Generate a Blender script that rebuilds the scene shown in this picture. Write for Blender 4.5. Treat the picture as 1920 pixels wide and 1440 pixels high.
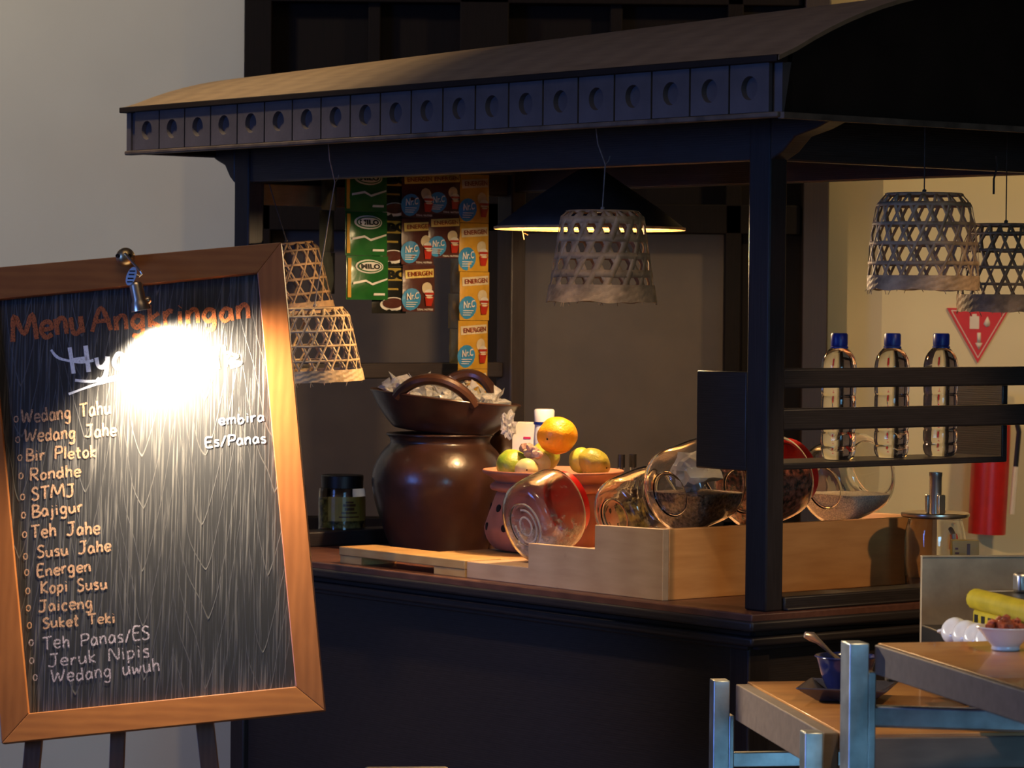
import bpy, bmesh, math, random
from mathutils import Vector, Matrix, Euler, noise
PI = math.pi
random.seed(7)
for o in list(bpy.data.objects): bpy.data.objects.remove(o)
SC = bpy.context.scene; COL = SC.collection

# ------------------------------------------------------------------ camera
P = math.radians(1.449); PHI = .00904
cf = Vector((0, math.cos(P), -math.sin(P))); cu = Vector((0, math.sin(P), math.cos(P))); cr = Vector((1, 0, 0))
R_ = cr*math.cos(PHI) + cu*math.sin(PHI); U_ = -cr*math.sin(PHI) + cu*math.cos(PHI)
cd = bpy.data.cameras.new('camera'); cam = bpy.data.objects.new('camera', cd); COL.objects.link(cam)
m = Matrix((R_, U_, -cf)).transposed().to_4x4(); m.translation = Vector((0, 0, 1.425)); cam.matrix_world = m
cd.sensor_width = 36; cd.lens = 5930/1920*36; cd.clip_start = .05
cd.dof.use_dof = True; cd.dof.focus_distance = 6.3; cd.dof.aperture_fstop = 11
SC.camera = cam
SC.view_settings.view_transform = 'Standard'; SC.view_settings.look = 'None'
SC.view_settings.gamma = 1; SC.view_settings.use_curve_mapping = False
SC.view_settings.exposure = 0.0
# ------------------------------------------------------------------ world and lights
w = bpy.data.worlds.new('world'); SC.world = w; w.use_nodes = True
w.node_tree.nodes['Background'].inputs[0].default_value = (1, .82, .62, 1)
w.node_tree.nodes['Background'].inputs[1].default_value = .035
def lamp(name, kind, loc, target, energy, color, size=.1, sy=None, angle=60, blend=.5):
    l = bpy.data.lights.new(name, kind); l.energy = energy; l.color = color
    if kind == 'AREA':
        l.size = size
        if sy: l.shape = 'RECTANGLE'; l.size_y = sy
    elif kind == 'SPOT': l.spot_size = math.radians(angle); l.spot_blend = blend; l.shadow_soft_size = size
    else: l.shadow_soft_size = size
    o = bpy.data.objects.new(name, l); COL.objects.link(o); o.location = loc
    if target is not None: o.rotation_euler = (Vector(target)-Vector(loc)).to_track_quat('-Z', 'Y').to_euler()
    return o
lamp('window_daylight', 'AREA', (-5.2, 2.4, 1.9), (-.3, 6.3, 1.2), 105, (.13, .30, 1.0), 1.6, 1.5)
lfill = lamp('added_leg_fill', 'AREA', (2.2, -1.6, 1.3), (1.0, 4.9, .45), 3.8, (.24, .62, 1.0), 1.8, 2.0); lfill.data.spread = math.radians(26)  # narrow blue fill, added to tint the steel table legs
lamp('ceiling_glow', 'AREA', (-.6, 4.6, 3.3), (-.6, 6.6, 1.0), 9, (1, .74, .46), 1.4)
lamp('downlight_left', 'SPOT', (-2.3, 7.0, 3.3), (-1.7, 8.7, 2.1), 115, (1, .86, .60), .12, angle=100, blend=.8)
lamp('downlight_roof', 'SPOT', (-1.25, 6.75, 3.3), (-.68, 7.0, 1.95), 130, (1, .72, .38), .06, angle=50, blend=1)
lamp('downlight_right', 'SPOT', (2.3, 6.9, 3.2), (1.6, 8.7, 1.45), 130, (1, .72, .38), .1, angle=95, blend=.6)
lamp('downlight_table', 'SPOT', (1.3, 3.9, 3.0), (.85, 5.05, .9), 90, (1, .70, .38), .06, angle=34, blend=.6)
lamp('downlight_counter', 'SPOT', (2.1, 4.5, 2.35), (.60, 6.32, .90), 90, (1, .66, .34), .06, angle=19, blend=.5)
lamp('downlight_cart', 'SPOT', (.15, 4.2, 3.1), (.02, 6.25, .85), 155, (1, .76, .52), .08, angle=17, blend=.7)

# ------------------------------------------------------------------ cart frame
A = math.radians(-51.4); CX, CY = .4526, 5.9; Zc = .849
def W(x, y, z=0.0):
    return Vector((CX + x*math.cos(A) - y*math.sin(A), CY + x*math.sin(A) + y*math.cos(A), z))

# ------------------------------------------------------------------ materials
def nt(name):
    m = bpy.data.materials.new(name); m.use_nodes = True
    return m, m.node_tree, m.node_tree.nodes['Principled BSDF']
def mat(name, col, rough=.5, metal=0, var=.12, scale=30, bump=0, bscale=None, coat=0, trans=0, ior=1.45, col2=None, stretch=(1, 1, 1), spec=.5, emit=None, detail=4, alpha=1, sheen=0, fac=(.35, .65)):
    m, t, b = nt(name); N = t.nodes; Lk = t.links
    b.inputs['Roughness'].default_value = rough; b.inputs['Metallic'].default_value = metal
    b.inputs['Coat Weight'].default_value = coat; b.inputs['Coat Roughness'].default_value = .15
    b.inputs['Transmission Weight'].default_value = trans; b.inputs['IOR'].default_value = ior
    b.inputs['Specular IOR Level'].default_value = spec; b.inputs['Alpha'].default_value = alpha
    tc = N.new('ShaderNodeTexCoord'); mp = N.new('ShaderNodeMapping'); mp.inputs['Scale'].default_value = stretch
    Lk.new(tc.outputs['Object'], mp.inputs[0])
    nz = N.new('ShaderNodeTexNoise'); nz.inputs['Scale'].default_value = scale; nz.inputs['Detail'].default_value = detail
    Lk.new(mp.outputs[0], nz.inputs['Vector'])
    cr_ = N.new('ShaderNodeValToRGB'); c2 = col2 or tuple(c*(1-var*2) for c in col)
    c1 = tuple(min(1, c*(1+var)) for c in col) if not col2 else col
    cr_.color_ramp.elements[0].position = fac[0]; cr_.color_ramp.elements[1].position = fac[1]
    cr_.color_ramp.elements[0].color = (*c2, 1); cr_.color_ramp.elements[1].color = (*c1, 1)
    Lk.new(nz.outputs['Fac'], cr_.inputs[0]); Lk.new(cr_.outputs[0], b.inputs['Base Color'])
    if bump:
        n2 = N.new('ShaderNodeTexNoise'); n2.inputs['Scale'].default_value = bscale or scale*3; n2.inputs['Detail'].default_value = 3
        Lk.new(mp.outputs[0], n2.inputs['Vector'])
        bp = N.new('ShaderNodeBump'); bp.inputs['Strength'].default_value = bump; bp.inputs['Distance'].default_value = .004
        Lk.new(n2.outputs['Fac'], bp.inputs['Height']); Lk.new(bp.outputs[0], b.inputs['Normal'])
    if emit:
        b.inputs['Emission Color'].default_value = (*emit[0], 1); b.inputs['Emission Strength'].default_value = emit[1]
    return m
def wood(name, c1, c2, rough=.5, scale=6, stretch=(1, 1, 1), coat=0, dist=3, knots=False, bump=.15, axis='X', spec=.5):
    m, t, b = nt(name); N = t.nodes; Lk = t.links
    b.inputs['Roughness'].default_value = rough; b.inputs['Coat Weight'].default_value = coat; b.inputs['Specular IOR Level'].default_value = spec
    tc = N.new('ShaderNodeTexCoord'); mp = N.new('ShaderNodeMapping'); mp.inputs['Scale'].default_value = stretch
    Lk.new(tc.outputs['Object'], mp.inputs[0])
    wv = N.new('ShaderNodeTexWave'); wv.bands_direction = axis; wv.inputs['Scale'].default_value = scale
    wv.inputs['Distortion'].default_value = dist; wv.inputs['Detail'].default_value = 3; wv.inputs['Detail Scale'].default_value = 1.4
    Lk.new(mp.outputs[0], wv.inputs['Vector'])
    nz = N.new('ShaderNodeTexNoise'); nz.inputs['Scale'].default_value = scale*3; nz.inputs['Detail'].default_value = 5
    Lk.new(mp.outputs[0], nz.inputs['Vector'])
    mx = N.new('ShaderNodeMix'); mx.inputs[0].default_value = .78
    Lk.new(wv.outputs['Fac'], mx.inputs[2]); Lk.new(nz.outputs['Fac'], mx.inputs[3])
    rp = N.new('ShaderNodeValToRGB'); rp.color_ramp.elements[0].position = .25; rp.color_ramp.elements[1].position = .75
    rp.color_ramp.elements[0].color = (*c2, 1); rp.color_ramp.elements[1].color = (*c1, 1)
    Lk.new(mx.outputs[0], rp.inputs[0]); out = rp.outputs[0]
    if knots:
        vo = N.new('ShaderNodeTexVoronoi'); vo.inputs['Scale'].default_value = 5.5
        Lk.new(tc.outputs['Object'], vo.inputs['Vector'])
        r2 = N.new('ShaderNodeValToRGB'); r2.color_ramp.elements[0].position = .035; r2.color_ramp.elements[1].position = .085
        r2.color_ramp.elements[0].color = (1, 1, 1, 1); r2.color_ramp.elements[1].color = (0, 0, 0, 1)
        Lk.new(vo.outputs['Distance'], r2.inputs[0])
        m2 = N.new('ShaderNodeMix'); m2.data_type = 'RGBA'; Lk.new(r2.outputs[0], m2.inputs[0])
        Lk.new(out, m2.inputs[6]); m2.inputs[7].default_value = (c2[0]*.35, c2[1]*.22, c2[2]*.2, 1); out = m2.outputs[2]
    Lk.new(out, b.inputs['Base Color'])
    bp = N.new('ShaderNodeBump'); bp.inputs['Strength'].default_value = bump; bp.inputs['Distance'].default_value = .003
    Lk.new(mx.outputs[0], bp.inputs['Height']); Lk.new(bp.outputs[0], b.inputs['Normal'])
    return m
M = {}
M['wall'] = mat('wall_plaster', (.55, .52, .43), .85, var=.02, scale=3, bump=.06, bscale=180)
M['wall_r'] = mat('wall_plaster_cream', (.74, .60, .33), .85, var=.02, scale=3, bump=.05, bscale=180)
M['floor'] = mat('floor_tile', (.12, .08, .05), .4, scale=4)
M['ceiling'] = mat('ceiling_paint', (.3, .28, .25), .9, scale=3)
M['joinery'] = wood('dark_joinery', (.009, .005, .0035), (.005, .003, .002), .7, stretch=(6, 6, 1), bump=.1, spec=.15)
M['joinery2'] = wood('brown_joinery', (.032, .015, .008), (.02, .009, .005), .5, stretch=(6, 6, 1), bump=.1)
M['pane'] = mat('frosted_brown_pane', (.095, .064, .037), .55, var=.06, scale=8, bump=.1, bscale=60)
M['paint'] = wood('dark_cart_paint', (.034, .026, .026), (.020, .015, .015), .42, stretch=(1.2, 1.2, 14), bump=.12, scale=5, axis='Z')
M['paint_v'] = wood('dark_cart_paint_post', (.034, .026, .026), (.020, .015, .015), .48, stretch=(14, 14, 1), bump=.12, scale=5, spec=.3)
M['fascia'] = mat('painted_fascia', (.075, .068, .075), .5, var=.15, scale=9, bump=.15, bscale=80)
M['lip'] = mat('worn_edge_wood', (.10, .075, .055), .6, var=.25, scale=20, bump=.2)
M['roof'] = wood('roof_plywood', (.25, .175, .10), (.17, .115, .065), .62, stretch=(1, 7, 7), bump=.2, scale=3)
M['gable'] = mat('gable_board', (.016, .011, .008), .65, var=.15, scale=8, spec=.2)
M['counter'] = wood('reddish_counter', (.17, .070, .045), (.10, .040, .028), .38, stretch=(1, 9, 9), scale=4, bump=.15)
M['crate'] = wood('pale_plywood', (.66, .42, .24), (.52, .31, .17), .6, stretch=(1, 6, 6), scale=3, knots=True, bump=.12)
M['crate_side'] = wood('pine_board', (.62, .30, .10), (.46, .20, .06), .5, stretch=(6, 1, 7), scale=3, knots=True, bump=.12)
M['pine'] = wood('yellow_pine', (.66, .40, .15), (.52, .28, .09), .5, stretch=(1, 8, 8), scale=4, bump=.12)
M['frame'] = wood('board_frame_wood', (.46, .145, .030), (.35, .105, .020), .42, stretch=(5, 5, 1.2), scale=4, coat=.25, bump=.08)
M['frame_h'] = wood('board_frame_wood_level', (.46, .155, .03), (.34, .105, .02), .42, stretch=(1.2, 5, 5), scale=4, coat=.25, bump=.08, axis='Z')
M['leg'] = wood('easel_leg_wood', (.20, .085, .04), (.13, .05, .024), .5, stretch=(6, 6, 1), scale=5)
M['shelfwood'] = wood('hanging_board_wood', (.26, .14, .055), (.19, .10, .035), .6, stretch=(1, 6, 6))
M['pot'] = mat('dark_fired_clay', (.046, .019, .012), .30, var=.22, scale=7, bump=.22, bscale=38, coat=.15)
M['terra'] = mat('terracotta', (.40, .165, .10), .62, var=.12, scale=14, bump=.12)
M['hole'] = mat('matt_black', (.004, .003, .003), .9)  # black of stem scars; in holes it paints the unlit dark
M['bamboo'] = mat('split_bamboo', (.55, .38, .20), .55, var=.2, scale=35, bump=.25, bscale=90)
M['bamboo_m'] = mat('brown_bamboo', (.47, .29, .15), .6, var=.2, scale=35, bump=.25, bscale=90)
M['bamboo_d'] = mat('dark_bamboo', (.30, .18, .09), .6, var=.25, scale=35, bump=.25, bscale=90)  # darker bamboo; on the left back basket the tone paints dimness
M['hat'] = mat('dark_lacquered_bamboo', (.03, .02, .015), .6, scale=30)
M['hat_in'] = mat('pale_bamboo_lining', (.45, .26, .10), .6, scale=50, bump=.3)
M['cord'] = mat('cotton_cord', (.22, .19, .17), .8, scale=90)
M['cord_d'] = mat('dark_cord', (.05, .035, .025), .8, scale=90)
M['glass'] = mat('jar_glass', (1, 1, 1), .02, var=0, trans=1, ior=1.45)
M['glass_s'] = mat('smeared_jar_glass', (.95, .95, .93), .12, var=.03, scale=25, trans=1, ior=1.4, bump=.2, bscale=40)
M['water'] = mat('bottled_water', (1, 1, 1), .01, var=0, trans=1, ior=1.33, bump=.05, bscale=60)
M['bluecap'] = mat('blue_plastic', (.01, .03, .26), .35, var=.05)
M['ringblue'] = mat('pale_blue_label', (.35, .62, .72), .5)
M['red'] = mat('red_plastic', (.62, .012, .010), .28, var=.05)
M['extred'] = mat('extinguisher_red', (.50, .016, .012), .35, var=.06)
M['signred'] = mat('sign_red', (.62, .03, .03), .5, var=.03)
M['cream'] = mat('cream_print', (.75, .62, .45), .6, var=.03)
M['orange'] = mat('orange_peel', (.86, .36, .012), .38, var=.06, scale=12, bump=.35, bscale=220)
M['lime'] = mat('mottled_lime_peel', (.55, .50, .06), .4, scale=16, bump=.3, bscale=200, col2=(.16, .30, .02))
M['lime2'] = mat('olive_citrus_peel', (.42, .33, .05), .4, scale=14, bump=.3, bscale=200, col2=(.22, .22, .02))
M['palefruit'] = mat('pale_green_peel', (.62, .60, .25), .45, scale=14)
M['ginger'] = mat('ginger_skin', (.62, .42, .28), .7, scale=40, bump=.4, col2=(.34, .16, .10))
M['white'] = mat('white_plastic', (.78, .78, .76), .4, var=.03)
M['paper'] = mat('white_card', (.85, .82, .76), .7, var=.03)
M['black'] = mat('black_plastic', (.012, .010, .010), .4)
M['plastic'] = mat('clear_crinkled_wrap', (.9, .88, .86), .16, var=.05, scale=20, trans=.75, ior=1.3, bump=.8, bscale=50)
M['snack'] = mat('pale_snack', (.75, .62, .36), .6, scale=30)
M['snackred'] = mat('dark_red_snack', (.28, .05, .03), .6, scale=30)
M['sugar'] = mat('white_sugar', (.85, .78, .62), .9, var=.2, scale=300, bump=.6, bscale=500)
M['residue'] = mat('pale_powder_residue', (.72, .62, .50), .9, scale=60, var=.3, bump=.8, bscale=90)
M['darkleaf'] = mat('dark_dried_seeds', (.22, .14, .10), .8, var=.4, scale=150, bump=1, bscale=200)
M['cloves'] = mat('reddish_dried_bark', (.34, .09, .045), .7, var=.6, scale=90, bump=1, bscale=120)
M['tissue'] = mat('white_tissue', (.80, .76, .68), .8, scale=20, bump=.4)
M['steel'] = mat('brushed_steel', (.52, .50, .47), .38, 1, var=.12, scale=5, bump=.05)
M['steel_leg'] = mat('galvanised_leg_steel', (.64, .70, .70), .36, .95, var=.18, scale=16, bump=.1, detail=6)
M['steel_worn'] = mat('stained_steel_sheet', (.42, .33, .20), .55, .25, scale=22, col2=(.30, .23, .14), detail=8)
M['chrome'] = mat('satin_nickel', (.70, .58, .44), .28, 1, var=.05)
M['brass'] = mat('aged_brass', (.62, .46, .24), .35, 1, var=.08)
M['darksteel'] = mat('charcoal_metal', (.03, .028, .026), .4, .4)
M['tabletop'] = wood('orange_table_wood', (.52, .235, .062), (.36, .14, .034), .35, stretch=(1, 7, 7), scale=3, coat=.25, bump=.05)
M['apron'] = wood('grey_brown_apron', (.17, .125, .095), (.12, .085, .065), .55, stretch=(1, 6, 6), scale=4)
M['navy'] = mat('navy_glaze', (.012, .018, .085), .15, var=.1, coat=.5)
M['darkplate'] = mat('dark_grey_glaze', (.06, .055, .07), .2, coat=.4)
M['spoon'] = mat('tarnished_spoon', (.55, .42, .34), .3, .8)
M['herb'] = mat('chopped_relish', (.20, .17, .04), .6, scale=60, bump=.8, var=.5)
M['porc'] = mat('white_porcelain', (.78, .76, .74), .2, var=.02, coat=.4)
M['sambal'] = mat('red_sambal', (.42, .085, .03), .45, var=.3, scale=60, bump=.8)
M['yellow'] = mat('yellow_enamel', (.62, .48, .03), .4, var=.08)
M['tag'] = mat('pale_blue_tag', (.35, .55, .85), .5)
M['bulb'] = mat('lit_bulb', (1, .8, .5), .3, emit=((1, .72, .38), 30))
M['bulbw'] = mat('lit_white_bulb', (1, .95, .9), .3, emit=((1, .93, .82), 60))
for n_, c_ in dict(s_green=(.015, .12, .022), s_dgreen=(.012, .055, .016), s_brown=(.085, .026, .020), s_yellow=(.62, .33, .035), s_black=(.012, .012, .010), s_gold=(.42, .30, .06), s_grey=(.045, .05, .045), s_blue=(.05, .27, .52), s_redc=(.42, .03, .015), s_cream=(.70, .58, .38), s_band=(.72, .55, .16), s_ink=(.10, .03, .01), s_white=(.75, .72, .66), s_inkred=(.3, .05, .01)).items():
    M[n_] = mat('foil_'+n_[2:], tuple(v*.62 for v in c_), .30, var=.08, scale=25, bump=.15, bscale=60)
def chalk(name, col, thr):
    m, t, b = nt(name); N = t.nodes; Lk = t.links
    b.inputs['Base Color'].default_value = (*col, 1); b.inputs['Roughness'].default_value = .95; b.inputs['Specular IOR Level'].default_value = .1
    tc = N.new('ShaderNodeTexCoord'); mp = N.new('ShaderNodeMapping'); mp.inputs['Scale'].default_value = (3, 1, .7)
    nz = N.new('ShaderNodeTexNoise'); nz.inputs['Scale'].default_value = 420; nz.inputs['Detail'].default_value = 2
    Lk.new(tc.outputs['Object'], mp.inputs[0]); Lk.new(mp.outputs[0], nz.inputs['Vector'])
    rp = N.new('ShaderNodeValToRGB'); rp.color_ramp.elements[0].position = thr; rp.color_ramp.elements[1].position = thr+.16
    rp.color_ramp.elements[0].color = (.25, .25, .25, 1)
    Lk.new(nz.outputs['Fac'], rp.inputs[0]); Lk.new(rp.outputs[0], b.inputs['Alpha'])
    return m
M['ch_orange'] = chalk('orange_chalk', (.60, .17, .06), .36)
M['ch_peach'] = chalk('peach_chalk', (.70, .38, .20), .38)
M['ch_white'] = chalk('white_chalk', (.92, .90, .90), .28)
M['ch_lilac'] = chalk('pale_lilac_chalk', (.66, .52, .50), .42)
M['ch_yellow'] = chalk('yellow_chalk', (.80, .70, .30), .36)
def board_mat():
    m, t, b = nt('black_wood_grain'); N = t.nodes; Lk = t.links
    tc = N.new('ShaderNodeTexCoord')
    sep = N.new('ShaderNodeSeparateXYZ'); Lk.new(tc.outputs['Object'], sep.inputs[0])
    # cathedral grain: nested V lines, tips pointing down, repeated in two columns
    def math_(op, a, b_=None, v=None):
        n = N.new('ShaderNodeMath'); n.operation = op
        if hasattr(a, 'links'): Lk.new(a, n.inputs[0])
        else: n.inputs[0].default_value = a
        if b_ is not None:
            if hasattr(b_, 'links'): Lk.new(b_, n.inputs[1])
            else: n.inputs[1].default_value = b_
        return n.outputs[0]
    x = sep.outputs['X']; z = sep.outputs['Z']
    nz0 = N.new('ShaderNodeTexNoise'); nz0.inputs['Scale'].default_value = 5; nz0.inputs['Detail'].default_value = 2
    mp0 = N.new('ShaderNodeMapping'); mp0.inputs['Scale'].default_value = (1.2, 1, .35); Lk.new(tc.outputs['Object'], mp0.inputs[0]); Lk.new(mp0.outputs[0], nz0.inputs['Vector'])
    xw = math_('ADD', x, math_('MULTIPLY', math_('SUBTRACT', nz0.outputs['Fac'], .5), .09))
    saw = math_('PINGPONG', math_('ADD', xw, 2.02), .055)        # distance to a column of peaks
    curve = math_('POWER', math_('MULTIPLY', saw, 18.2), 1.4)
    f_ = math_('SUBTRACT', z, math_('MULTIPLY', curve, .30))
    f2 = math_('ADD', f_, math_('MULTIPLY', nz0.outputs['Fac'], .35))
    band = math_('PINGPONG', math_('MULTIPLY', f2, 9.0), .5)
    rb = N.new('ShaderNodeValToRGB'); rb.color_ramp.elements[0].position = 0; rb.color_ramp.elements[1].position = .04
    rb.color_ramp.elements[0].color = (1, 1, 1, 1); rb.color_ramp.elements[1].color = (0, 0, 0, 1)
    Lk.new(band, rb.inputs[0])
    mp = N.new('ShaderNodeMapping'); mp.inputs['Scale'].default_value = (1, 1, .022)
    Lk.new(tc.outputs['Object'], mp.inputs[0])
    nz = N.new('ShaderNodeTexNoise'); nz.inputs['Scale'].default_value = 330; nz.inputs['Detail'].default_value = 3; nz.inputs['Distortion'].default_value = .3
    Lk.new(mp.outputs[0], nz.inputs['Vector'])
    r1 = N.new('ShaderNodeValToRGB'); r1.color_ramp.elements[0].position = .50; r1.color_ramp.elements[1].position = .68
    Lk.new(nz.outputs['Fac'], r1.inputs[0])
    nb = N.new('ShaderNodeTexNoise'); nb.inputs['Scale'].default_value = 9; nb.inputs['Detail'].default_value = 4; Lk.new(tc.outputs['Object'], nb.inputs['Vector'])
    mx = N.new('ShaderNodeMath'); mx.operation = 'MAXIMUM'; Lk.new(r1.outputs[0], mx.inputs[0])
    mul = math_('MULTIPLY', rb.outputs[0], .95); Lk.new(mul, mx.inputs[1])
    m_ = math_('MULTIPLY', mx.outputs[0], math_('ADD', math_('MULTIPLY', nb.outputs['Fac'], .9), .1))
    mix = N.new('ShaderNodeMix'); mix.data_type = 'RGBA'; Lk.new(m_, mix.inputs[0])
    mix.inputs[6].default_value = (.019, .016, .013, 1); mix.inputs[7].default_value = (.21, .18, .14, 1)
    Lk.new(mix.outputs[2], b.inputs['Base Color'])
    b.inputs['Roughness'].default_value = .52
    bp = N.new('ShaderNodeBump'); bp.inputs['Strength'].default_value = .35; bp.inputs['Distance'].default_value = .0015
    Lk.new(mx.outputs[0], bp.inputs['Height']); Lk.new(bp.outputs[0], b.inputs['Normal'])
    return m
M['board'] = board_mat()

# ------------------------------------------------------------------ mesh helpers
class MB:
    def __init__(s): s.v = []; s.f = []; s.m = []; s.cur = 0
    def add(s, vs, fs):
        o = len(s.v); s.v += [tuple(v) for v in vs]
        for f in fs: s.f.append([i+o for i in f]); s.m.append(s.cur)
        return s
    def box(s, x0, x1, y0, y1, z0, z1):
        return s.add([(x0, y0, z0), (x1, y0, z0), (x1, y1, z0), (x0, y1, z0), (x0, y0, z1), (x1, y0, z1), (x1, y1, z1), (x0, y1, z1)],
                     [(0, 3, 2, 1), (4, 5, 6, 7), (0, 1, 5, 4), (1, 2, 6, 5), (2, 3, 7, 6), (3, 0, 4, 7)])
    def prism(s, pts, axis, a, b):          # polygon pts (2D) extruded along axis between a and b
        n = len(pts)
        def mk(p, d): return {'x': (d, p[0], p[1]), 'y': (p[0], d, p[1]), 'z': (p[0], p[1], d)}[axis]
        return s.add([mk(p, a) for p in pts]+[mk(p, b) for p in pts],
                     [tuple(range(n))[::-1], tuple(range(n, 2*n))]+[(i, (i+1) % n, n+(i+1) % n, n+i) for i in range(n)])
    def tube(s, pts, r, n=8, cap=True, taper=None):
        pts = [Vector(p) for p in pts]; vs = []; fs = []; up = None
        for i, p in enumerate(pts):
            d = (pts[min(i+1, len(pts)-1)] - pts[max(i-1, 0)]).normalized()
            if up is None:
                up = Vector((0, 0, 1)) if abs(d.z) < .9 else Vector((1, 0, 0))
            a = d.cross(up).normalized(); up = a.cross(d).normalized()
            rr = r if taper is None else r*taper[i]
            for k in range(n):
                t = 2*PI*k/n; vs.append(p + a*math.cos(t)*rr + up*math.sin(t)*rr)
        for i in range(len(pts)-1):
            for k in range(n):
                fs.append((i*n+k, i*n+(k+1) % n, (i+1)*n+(k+1) % n, (i+1)*n+k))
        if cap: fs.append(tuple(range(n))[::-1]); fs.append(tuple(range((len(pts)-1)*n, len(pts)*n)))
        return s.add(vs, fs)
    def lathe(s, prof, n=32, mx=None, c=(0, 0, 0)):   # prof [(r,z)], axis z, optional matrix
        vs = []; fs = []; rows = []
        for r, z in prof:
            if r < 1e-6: rows.append([len(vs)]); vs.append((0, 0, z))
            else:
                rows.append(list(range(len(vs), len(vs)+n)))
                vs += [(r*math.cos(2*PI*k/n), r*math.sin(2*PI*k/n), z) for k in range(n)]
        for a, b in zip(rows, rows[1:]):
            for k in range(n):
                q = (k+1) % n
                if len(a) == 1 and len(b) == 1: continue
                if len(a) == 1: fs.append((a[0], b[q], b[k]))
                elif len(b) == 1: fs.append((a[k], a[q], b[0]))
                else: fs.append((a[k], a[q], b[q], b[k]))
        c = Vector(c)
        vs = [(mx @ Vector(v) if mx else Vector(v))+c for v in vs]
        return s.add(vs, fs)
    def blob(s, c, r, sub=2, amp=.0, sc=(1, 1, 1), seed=0, freq=2):
        bm = bmesh.new(); bmesh.ops.create_icosphere(bm, subdivisions=sub, radius=1)
        vs = []
        for v in bm.verts:
            d = v.co.normalized(); k = 1+amp*noise.noise(d*freq+Vector((seed*3.1, seed*1.7, 0)))
            vs.append((c[0]+d.x*r*k*sc[0], c[1]+d.y*r*k*sc[1], c[2]+d.z*r*k*sc[2]))
        fs = [tuple(v.index for v in f.verts) for f in bm.faces]; bm.free()
        return s.add(vs, fs)
    def xf(s, mx):
        s.v = [tuple(mx @ Vector(v)) for v in s.v]; return s
    def build(s, name, mats, parent=None, smooth=True, bevel=0, loc=None, solid=0, kind=None, label=None, angle=35, rotz=None):
        me = bpy.data.meshes.new(name); me.from_pydata(s.v, [], s.f)
        if not isinstance(mats, (list, tuple)): mats = [mats]
        for m in mats: me.materials.append(M[m])
        for p, i in zip(me.polygons, s.m): p.material_index = i
        bm = bmesh.new(); bm.from_mesh(me); bmesh.ops.recalc_face_normals(bm, faces=bm.faces); bm.to_mesh(me); bm.free()
        if smooth:
            for p in me.polygons: p.use_smooth = True
            me.set_sharp_from_angle(angle=math.radians(angle))
        o = bpy.data.objects.new(name, me); COL.objects.link(o)
        if parent: o.parent = parent
        if loc is not None: o.location = loc
        if rotz is not None: o.rotation_euler = (0, 0, rotz)
        if solid:
            d = o.modifiers.new('solid', 'SOLIDIFY'); d.thickness = solid; d.offset = 0
        if bevel:
            d = o.modifiers.new('bevel', 'BEVEL'); d.width = bevel; d.segments = 2; d.limit_method = 'ANGLE'
        if kind: o['kind'] = kind
        if label: o['label'] = label
        return o
def thing(name, label, cat, loc, rotz=0, group=None, rot=None):
    o = bpy.data.objects.new(name, None); COL.objects.link(o); o.empty_display_size = .05
    o.location = loc; o.rotation_euler = rot if rot else (0, 0, rotz)
    o['label'] = label; o['category'] = cat
    if group: o['group'] = group
    return o
def tag(o, label, cat, group=None):
    o['label'] = label; o['category'] = cat
    if group: o['group'] = group
    return o
def struct(name, mb, m, parent=None, **k):
    o = mb.build(name, m, parent, **k)
    if parent is None: o['kind'] = 'structure'
    return o
def copy_tree(o, parent=None):
    c = o.copy(); COL.objects.link(c); c.parent = parent
    for ch in o.children: copy_tree(ch, c)
    return c
def crom(pts, n=5, closed=False):
    P_ = [Vector(p) for p in pts]; out = []
    if len(P_) < 3: return P_
    for i in range(len(P_)-1):
        a = P_[max(i-1, 0)]; b = P_[i]; c = P_[i+1]; d = P_[min(i+2, len(P_)-1)]
        for k in range(n):
            t = k/n
            out.append(.5*((2*b)+(c-a)*t+(2*a-5*b+4*c-d)*t*t+(3*b-a-3*c+d)*t**3))
    out.append(P_[-1]); return out
_tc = {}
def text_mesh(txt, bold=.0):
    if (txt, bold) in _tc: return _tc[(txt, bold)]
    cu_ = bpy.data.curves.new('t', 'FONT'); cu_.body = txt; cu_.size = 1; cu_.offset = bold; cu_.resolution_u = 3
    o = bpy.data.objects.new('t', cu_); COL.objects.link(o)
    bpy.context.view_layer.update()
    me = bpy.data.meshes.new_from_object(o.evaluated_get(bpy.context.evaluated_depsgraph_get()))
    vs = [v.co.copy() for v in me.vertices]; fs = [tuple(p.vertices) for p in me.polygons]
    bpy.data.objects.remove(o); bpy.data.curves.remove(cu_); bpy.data.meshes.remove(me)
    x0 = min(v.x for v in vs); x1 = max(v.x for v in vs); y0 = min(v.y for v in vs); y1 = max(v.y for v in vs)
    vs = [((v.x-x0)/(x1-x0), (v.y-y0)/(y1-y0)) for v in vs]
    _tc[(txt, bold)] = (vs, fs); return vs, fs

# ================================================================== THE SETTING
struct('floor', MB().box(-4, 4, -1, 9, -.05, 0), 'floor')
struct('ceiling', MB().box(-4, 4, -1, 9, 3.4, 3.45), 'ceiling')
struct('wall_back', MB().box(-4, -.735, 8.7, 8.85, 0, 3.4).box(-.735, .86, 8.7, 8.85, 2.9, 3.4), 'wall')
struct('wall_right', MB().prism([(.84, 8.98), (.855, 8.80), (1.015, 8.70), (4, 8.70), (4, 8.98)], 'z', 0, 3.4), 'wall_r', smooth=False)
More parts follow.
